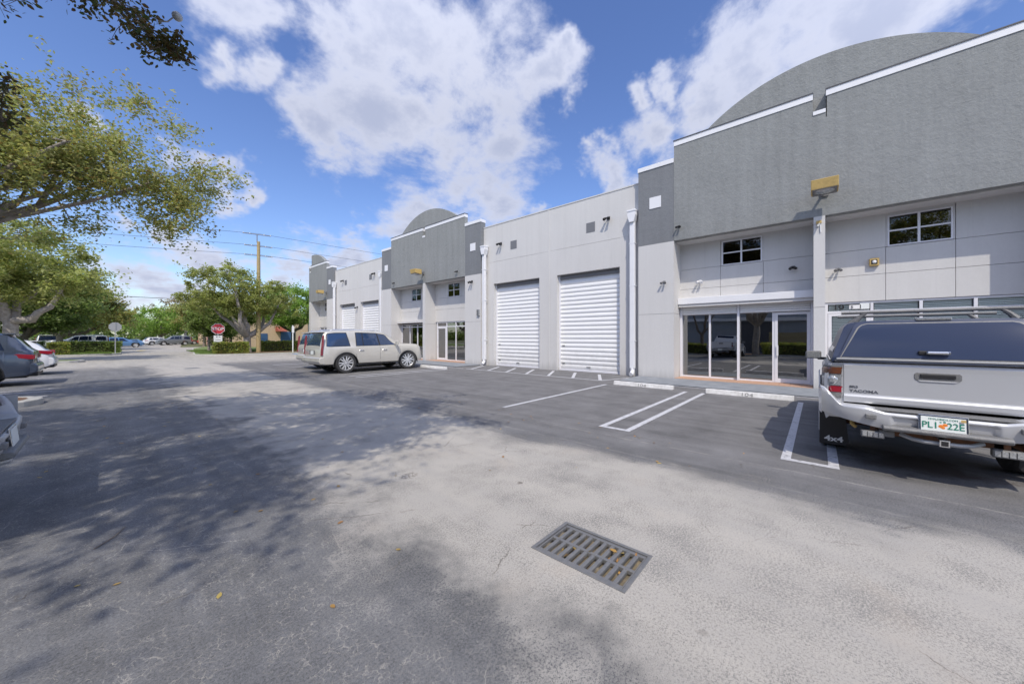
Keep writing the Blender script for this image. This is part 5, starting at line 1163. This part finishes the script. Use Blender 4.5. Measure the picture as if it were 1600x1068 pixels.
# ---- silver pickup with the dark camper shell, seen from behind
def pickup(label, x, y, rz, detail=True, bump=None, paint_='silver', cap=True, group=None, W=.93):
    o = thing('pickup_truck', label, 'pickup truck', (x, y, 0), rz, group)
    keys = [(0, .60, 1.22, 1.265, W * .955, W * .90), (.05, .56, 1.225, 1.27, W * .985, W * .915), (.5, .54, 1.23, 1.27, W * .985, W * .92), (1.78, .46, 1.23, 1.27, W * .985, W * .92), (1.80, .46, 1.20, 1.22, W * .985, W * .92), (1.84, .46, 1.19, 1.55, W * .985, W * .72), (1.92, .44, 1.19, 1.70, W * .985, W * .72), (2.3, .42, 1.17, 1.755, W * .985, W * .74), (2.9, .42, 1.15, 1.75, W * .985, W * .74), (3.25, .42, 1.15, 1.66, W * .985, W * .73), (3.85, .42, 1.13, 1.20, W * .985, W * .80), (4.5, .45, 1.06, 1.12, W * .97, W * .82), (4.95, .5, .92, 1.0, W * .92, W * .78), (5.15, .55, .78, .84, W * .80, W * .66)]
    arches = [(1.12, .47), (4.30, .47)]
    body = shell(o, 'body', M[paint_], keys, arches, 5.15, crown=.0)
    for s in (-1, 1):
        side_window(o, keys, s, 2.0, 2.62, 2.08, 2.55); side_window(o, keys, s, 2.68, 3.55, 2.62, 3.22)
        side_window(o, keys, s, 1.97, 3.62, 2.05, 3.28, f0=.01, f1=.97, m=paint_, name='window_surround').scale = (1, .999, 1)
        for xw, r_ in arches:                          # flares
            b = MB(); b.grid(lambda u, v: (xw + (r_ - .02 + .07 * v) * math.cos(R(-8 + 196 * u)), s * (W * .985 + (.045 * math.sin(math.pi * (.15 + .7 * v)))), .36 + (r_ - .02 + .07 * v) * math.sin(R(-8 + 196 * u))), 20, 4); b.build('fender_flare', M[paint_], o, smooth=True, fix=False)
        wheel(o, 1.12, s * (W + .005), .385, .26, s, style=1); wheel(o, 4.30, s * (W + .005), .385, .26, s, style=1)
    top_window(o, keys, 3.28, 3.82, .90, .97, 'windshield'); top_window(o, keys, 1.845, 1.925, .85, .85, 'rear_window')
    b = MB(); b.box(1.62, 5.0, -.62, .62, .34, .60); b.build('underbody', M['black'], o)
    b = MB(); b.box(.25, 1.60, -.42, -.34, .40, .52); b.box(.25, 1.60, .34, .42, .40, .52); b.box(.22, .34, -.42, .42, .41, .51); b.tube([(1.12, -.7, .385), (1.12, .7, .385)], .05, 8); b.lathe([(0, -.14), (.11, -.10), (.14, 0), (.11, .10), (0, .14)], (1.12, 0, .385), 'y', 14); b.build('chassis', M['rust'], o, smooth=True, ang=30)
    b = MB(); b.box(.5, 1.70, -.60, .60, .56, .62); b.build('bed_floor', M['black'], o)
    # tailgate
    tg = MB(); hwt = .735; prof = [(-.012, .795), (-.022, .82), (-.022, .865), (-.010, .885), (-.006, .90), (-.006, 1.19), (-.010, 1.235), (.0, 1.262), (.03, 1.275), (.06, 1.275), (.06, .795)]
    tg.prism(prof, 2 * hwt, 'xz', -hwt); tgo = tg.build('tailgate', M[paint_], o, bev=.005)
    b = MB(); b.box(.012, .05, -hwt - .014, -hwt - .001, .79, 1.27); b.box(.012, .05, hwt + .001, hwt + .014, .79, 1.27); b.box(.0, .05, -hwt, hwt, .765, .793); b.build('tailgate_gap', M['black'], o)
    b = MB(); b.prism([(-.15, 1.10), (.15, 1.10), (.165, 1.115), (.165, 1.165), (.15, 1.18), (-.15, 1.18), (-.165, 1.165), (-.165, 1.115)], .006, 'yz', -.013); b.build('handle_bezel', M['iron'], tgo, bev=.002)
    b = MB(); b.box(-.026, -.012, -.125, .125, 1.125, 1.168); b.build('tailgate_handle', M['black'], tgo, bev=.008)
    b = MB(); b.prism([(-.145, 1.098), (.145, 1.098), (.12, 1.083), (-.12, 1.083)], .010, 'yz', -.016); b.build('handle_lip', M[paint_], tgo, bev=.003)
    # tail lights
    for s in (-1, 1):
        def lp(z0, z1, nm, m, out=.0):
            b = MB(); b.grid(lambda u, v: (-.012 - out + .16 * max(0, v - .55) ** 1.4 * 2.2, s * (.755 + v * .175 + (.0 if u < .85 else -.01)), z0 + (z1 - z0) * u), 8, 10); b.build(nm, M[m], o, smooth=True, fix=False)
        lp(.83, 1.225, 'lamp_surround', 'iron'); lp(1.125, 1.205, 'turn_light', 'lamp_amber', .006); lp(.985, 1.115, 'reversing_light', 'lamp_clear', .006); lp(.905, .975, 'tail_light', 'lamp_red', .006); lp(.845, .895, 'lamp_reflector', 'lamp_red' if s < 0 else 'iron', .004)
        b = MB(); b.lathe([(0, -.02), (.03, -.018), (.045, -.008), (.05, 0)], (-.012, s * .83, 1.05), 'x', 16); b.build('lamp_bulb', M['lamp_clear'], o, smooth=True)
    # bumper: moulded, painted, wrapping up at the corners
    def bump_pt(u, v):
        y = -0.945 + 1.89 * u; a = abs(y)
        q_ = min(1, max(0, (a - .74) / .20)); zt = .735 + .04 * min(1, max(0, (a - .40) / .15)) + .19 * q_ * q_ * (3 - 2 * q_)
        zb = .545 if a < .36 else .545 + .0 * (a - .36) + (.11 * max(0, (a - .36) / .55) ** 1.2)
        xo = -.215 + (0 if a < .55 else (a - .55) ** 2.0 * .95)
        if a < .36: xo += .030 * (1 if .12 < v < .8 else 0)
        k = [0, .10, .35, .70, .92, 1][v] if isinstance(v, int) else v
        bul = math.sin(math.pi * min(1, max(0, v))) * .010
        return (xo - bul + .03 * (1 - v) + (.02 if v > .95 else 0), y, zb + (zt - zb) * v)
    b = MB(); b.grid(bump_pt, 84, 12)
    b.grid(lambda u, v: (bump_pt(u, 1.0)[0] + v * (.19 if abs(u - .5) < .43 else .05), bump_pt(u, 1.0)[1] * (1 - .0 * v), bump_pt(u, 1.0)[2] + .012 * math.sin(math.pi * v)), 84, 3)
    b.grid(lambda u, v: (bump_pt(u, 0)[0] + v * .12, bump_pt(u, 0)[1], bump_pt(u, 0)[2] - .01 * v), 84, 2)
    bo_ = b.build('rear_bumper', M[bump or paint_], o, smooth=True, fix=False, ang=60)
    for s in (-1, 1):
        b = MB(); b.grid(lambda u, v: (-.155 + u * .72, s * (.935 + .022 * math.sin(math.pi * min(1, u * 1.5))), (.655 + .0 * u) + v * (.30 - .05 * u)), 8, 4); b.build('bumper_end', M[bump or paint_], o, smooth=True, fix=False)
        b = MB(); b.box(-.245, -.20, s * .52 - .045, s * .52 + .045, .655, .705); b.build('parking_sensor', M['iron'], bo_, bev=.008)
    b = MB(); b.prism([(-.262, .548), (-.275, .575), (-.262, .600), (-.16, .612), (-.16, .54)], .86, 'xz', -.43); b.build('step_pad', M['iron'], o, bev=.008)
    b = MB(); b.box(-.19, -.02, -.66, .66, .748, .766); b.build('bumper_tread', M['iron'], o, bev=.004)
    # plate
    pb_ = patch(o, 'plate_frame', 'chrome', [(-.236, .168, .578), (-.236, -.168, .578), (-.214, -.168, .760), (-.214, .168, .760)], .008, .003)
    pp = patch(pb_, 'licence_plate', 'plate_white', [(-.2375, .150, .600), (-.2375, -.150, .600), (-.222, -.150, .744), (-.222, .150, .744)], .004, .0)
    if detail:
        tilt = R(90) - math.atan2(.022, .182)
        def pt_(nm, s_, size, yy, z, m, sx=1.0, bold=0, par=pb_): return text_mesh(nm, s_, size, .0006, M[m], par, (-.2405 + (z - .600) * .108, yy, z), (R(90) - .108, 0, R(-90)), 'CENTER', sx, bold)
        pt_('plate_letters', 'PL1', .090, .088, .632, 'green_ink', .86, .001); pt_('plate_letters', '22E', .090, -.083, .632, 'green_ink', .86, .001)
        pt_('plate_header', 'MYFLORIDA.COM', .026, 0, .714, 'green_ink', .95); pt_('dealer_text', 'LAUDERDALE INFINITI', .026, 0, .5805, 'black', 1.0, .001)
        b = MB(); b.add([(-.2395, -.115, .713), (-.2395, -.148, .713), (-.2375, -.148, .738), (-.2375, -.115, .738)], [(0, 1, 2, 3)]); b.build('sticker', M['yellow_paint'], pb_, fix=False)
        b = MB()
        for (yy, zz, rr_) in ((.012, .652, .020), (-.014, .668, .017), (.0, .640, .014)): b.lathe([(rr_, 0), (rr_ * .6, -.0015), (0, -.002)], (-.2385 + (zz - .6) * .108, yy, zz), 'x', 14)
        b.build('plate_fruit', M['orange_ink'], pb_, smooth=True)
        b = MB(); b.lathe([(.012, 0), (0, -.0015)], (-.2375 + .01, -.010, .694), 'x', 8); b.lathe([(.010, 0), (0, -.0015)], (-.2375 + .01, .016, .690), 'x', 8); b.build('plate_fruit_leaf', M['green_ink'], pb_)
        rear_text('model_badge', 'SR5', .036, -.009, .685, .968, o, 'chrome', 1.35, 'LEFT', .0015, .002); rear_text('model_badge', 'TACOMA', .042, -.009, .685, .918, o, 'chrome', 1.35, 'LEFT', .0015, .002)
    # hitch, lamps, connectors below
    hx_ = -.30 if detail else -.20
    b = MB(); b.box(hx_, -.02, -.035, .035, .455, .525); hb = b.build('hitch_receiver', M['chrome'], o, bev=.004)
    b = MB(); b.box(hx_ - .003, hx_ + .0005, -.024, .024, .466, .514); b.build('receiver_bore', M['dark'], hb)
    b = MB(); b.tube([(-.10, -.28, .50), (-.16, -.20, .475), (-.19, -.12, .47), (-.20, .12, .47), (-.16, .20, .475), (-.10, .28, .50)], .022, 8); b.build('hitch_bar', M['sign_back'], o, smooth=True)
    b = MB(); b.box(-.16, -.08, .33, .45, .46, .53); b.build('trailer_socket', M['iron'], o, bev=.01)
    for yy, zz in ((.50, .47), (-.42, .435)):
        b = MB(); b.box(-.16, -.08, yy - .095, yy + .095, zz - .04, zz + .04); l_ = b.build('work_light', M['iron'], o, bev=.012)
        for k in range(4): b = MB(); b.box(-.166, -.158, yy - .085 + k * .044, yy - .048 + k * .044, zz - .028, zz + .028); b.build('led_cell', M['lamp_clear'], l_, bev=.003)
        b = MB(); b.box(-.13, -.11, yy - .02, yy + .02, zz + .03, zz + .12); b.build('lamp_bracket', M['rust'], o)
    b = MB(); b.tube([(.05, .66, .60), (.02, .66, .53), (.05, .63, .50)], .02, 8); b.build('tow_hook', M['yellow_paint'], o, smooth=True)
    b = MB(); b.tube([(1.9, -.50, .44), (.6, -.56, .46), (.05, -.60, .45), (-.06, -.62, .43)], .035, 10); b.build('exhaust_pipe', M['rust'], o, smooth=True)
    for s in (-1, 1):
        b = MB(); b.prism([(s * .955, .125), (s * .955, .58), (s * .70, .58), (s * .66, .16), (s * .69, .125)], .012, 'yz', .58); fl = b.build('mud_flap', M['black'], o, bev=.004)
        if detail: rear_text('flap_text', '4x4', .10, .578, s * .81, .17, fl, 'sign_white', 1.25, 'CENTER', .003)
    if cap:
        hb_, ht_ = .845, .70; zb_, zt_ = 1.275, 1.765
        def cp(u, v):                                   # u along x, v round the section
            x = u; f = v
            return None
        b = MB(); vs = []; xs = [0, .012, .05, .10, .16, .21, .26, .5, 1.0, 1.5, 1.72, 1.80]; n = 0
        for x in xs:
            fr = min(1.0, x / .21); zt = 1.33 + (zt_ - 1.33) * fr + (.015 if .4 < x < 1.6 else 0)
            sec = []
            for t in range(13):
                a = t / 12; z = zb_ + (zt - zb_) * min(1, a * 1.45) if a < .69 else None
                if a < .62: zz = zb_ + (zt - .05 * fr - zb_) * a / .62; yy = hb_ + (ht_ - hb_) * ((zz - zb_) / (zt_ - zb_)) ** 1.15
                else: q = (a - .62) / .38; yy = ht_ * (1.02 if q == 0 else 1) * math.cos(q * math.pi / 2) ** .42 if q < 1 else 0; zz = zt - .05 * fr + (.05 * fr) * math.sin(q * math.pi / 2) ** .8; yy = min(yy, hb_ + (ht_ - hb_) * ((zz - .02 - zb_) / (zt_ - zb_)) ** 1.15)
                sec.append((x, yy, zz))
            ring = sec + [(x, -y_, z_) for x, y_, z_ in sec[-2::-1]]; n = len(ring); vs += ring
        fs = [(i * n + j, (i + 1) * n + j, (i + 1) * n + j + 1, i * n + j + 1) for i in range(len(xs) - 1) for j in range(n - 1)] + [tuple(range(n)), tuple((len(xs) - 1) * n + j for j in range(n - 1, -1, -1))]
        b.add(vs, fs); co_ = b.build('camper_shell', M['navy'], o, smooth=True, ang=50)
        # rear hatch: frame and curved glass, leaning forward
        def hatch(y0, y1, z0, z1, off, name, m, par, r_=.10, nseg=6):
            pts = [(y0, z0), (-y0, z0)]
            for k in range(nseg + 1): a = math.pi / 2 * k / nseg; pts.append((-(y1 - r_) - r_ * math.sin(math.pi / 2 - a) * 1.0, (z1 - r_) + r_ * math.sin(a)))
            for k in range(nseg + 1): a = math.pi / 2 * (1 - k / nseg); pts.append(((y1 - r_) + r_ * math.sin(math.pi / 2 - a), (z1 - r_) + r_ * math.sin(a)))
            b = MB(); N_ = 14; M2 = 26
            # grid: rows by height, width by interpolation of outline
            def half(z):
                w_ = y0 + (y1 - y0) * (z - z0) / (z1 - z0)
                if z > z1 - r_: t = (z - (z1 - r_)) / r_; w_ -= r_ * (1 - math.sqrt(max(0, 1 - t * t)))
                return w_
            b.grid(lambda u, v: ((lambda z, w_: (-.034 + (z - 1.30) * .36 + .10 * ((z - 1.30) / .46) ** 3 * .5 - off + .008 * (abs(v * 2 - 1) ** 4), (v * 2 - 1) * w_, z))(z0 + (z1 - z0) * (1 - (1 - u) ** 1.3), half(z0 + (z1 - z0) * (1 - (1 - u) ** 1.3)))), N_, M2)
            return b.build(name, M[m], par, smooth=True, fix=False)
        hf = hatch(.80, .615, 1.285, 1.765, .0, 'hatch_frame', 'navy', co_, .07); hatch(.755, .575, 1.335, 1.725, .008, 'hatch_glass', 'cap_glass', co_, .055)
        hatch(.768, .588, 1.326, 1.735, .004, 'hatch_trim', 'iron', co_, .065)
        b = MB(); b.box(-.044, -.016, -.80, .80, 1.300, 1.322); b.build('hatch_seal', M['sign_back'], co_, bev=.004)
        b = MB(); b.box(-.03, -.004, -.815, .815, 1.276, 1.297); b.build('hatch_rail', M['iron'], co_, bev=.004)
        b = MB(); b.box(-.058, -.020, -.085, .085, 1.385, 1.415); b.tube([(-.055, -.07, 1.40), (-.055, .08, 1.40)], .018, 8); b.build('hatch_handle', M['chrome'], co_, bev=.006); b = MB(); b.box(-.03, -.004, .05, .14, 1.375, 1.42); b.build('handle_base', M['black'], co_, bev=.01)
        b = MB(); b.box(.165, .26, -.13, .13, 1.758, 1.790); b.build('brake_light', M['lamp_clear'], co_, bev=.006)
        for s in (-1, 1):
            b = MB(); b.grid(lambda u, v: (.42 + 1.2 * u, s * (hb_ + (ht_ - hb_) * ((.10 + .33 * v) / (zt_ - zb_)) ** 1.15 + .006), zb_ + .10 + .25 * v), 6, 4); b.build('side_window', M['car_glass'], co_, smooth=True, fix=False)
            b = MB(); b.tube([(.02, s * (hb_ + .01), 1.285), (1.78, s * (hb_ + .01), 1.285)], .012, 6); b.build('side_rail', M['chrome'], co_)
        for i, xx in enumerate((.42, 1.55)):
            b = MB(); b.tube([(xx, -.74, 1.878), (xx, .74, 1.878)], .021, 10); b.build('roof_bar', M['iron'], co_, smooth=True)
            for s in (-1, 1): b = MB(); b.tube([(xx, s * .52, 1.87), (xx + .005, s * .57, 1.82), (xx + .01, s * .61, 1.765)], [.02, .024, .034], 8); b.build('bar_foot', M['iron'], co_, smooth=True)
    for s in (-1, 1):
        b = MB(); b.box(3.34, 3.43, s * 1.04 - .12, s * 1.04 + .12, 1.15, 1.30); b.build('mirror', M['iron'], o, bev=.03); b = MB(); b.box(3.36, 3.42, s * .92 - .06, s * .92 + .06, 1.13, 1.18); b.build('mirror_arm', M['black'], o, bev=.01)
        b = MB(); b.box(3.333, 3.339, s * 1.04 - .10, s * 1.04 + .10, 1.17, 1.28); b.build('mirror_glass', M['lamp_clear'], o)
    return o
pickup('silver pickup with dark camper shell and roof bars parked in front of unit 105', 5.86, -.965, 0)
pickup('white pickup at the left edge, only its rear bumper corner and bed side in view', -.765, 5.56, R(180), paint_='car_white', cap=False, detail=False, bump='sign_back', W=.96)
suv('teal sedan behind the hedge across the left lot', -9.0, 9.5, R(90), 'car_blue', L_=4.6, W=.9, H=1.44, wb=(.95, 3.65), rw=.34, style='sedan', group=None, name='parked_car', cat='car', detail=False)
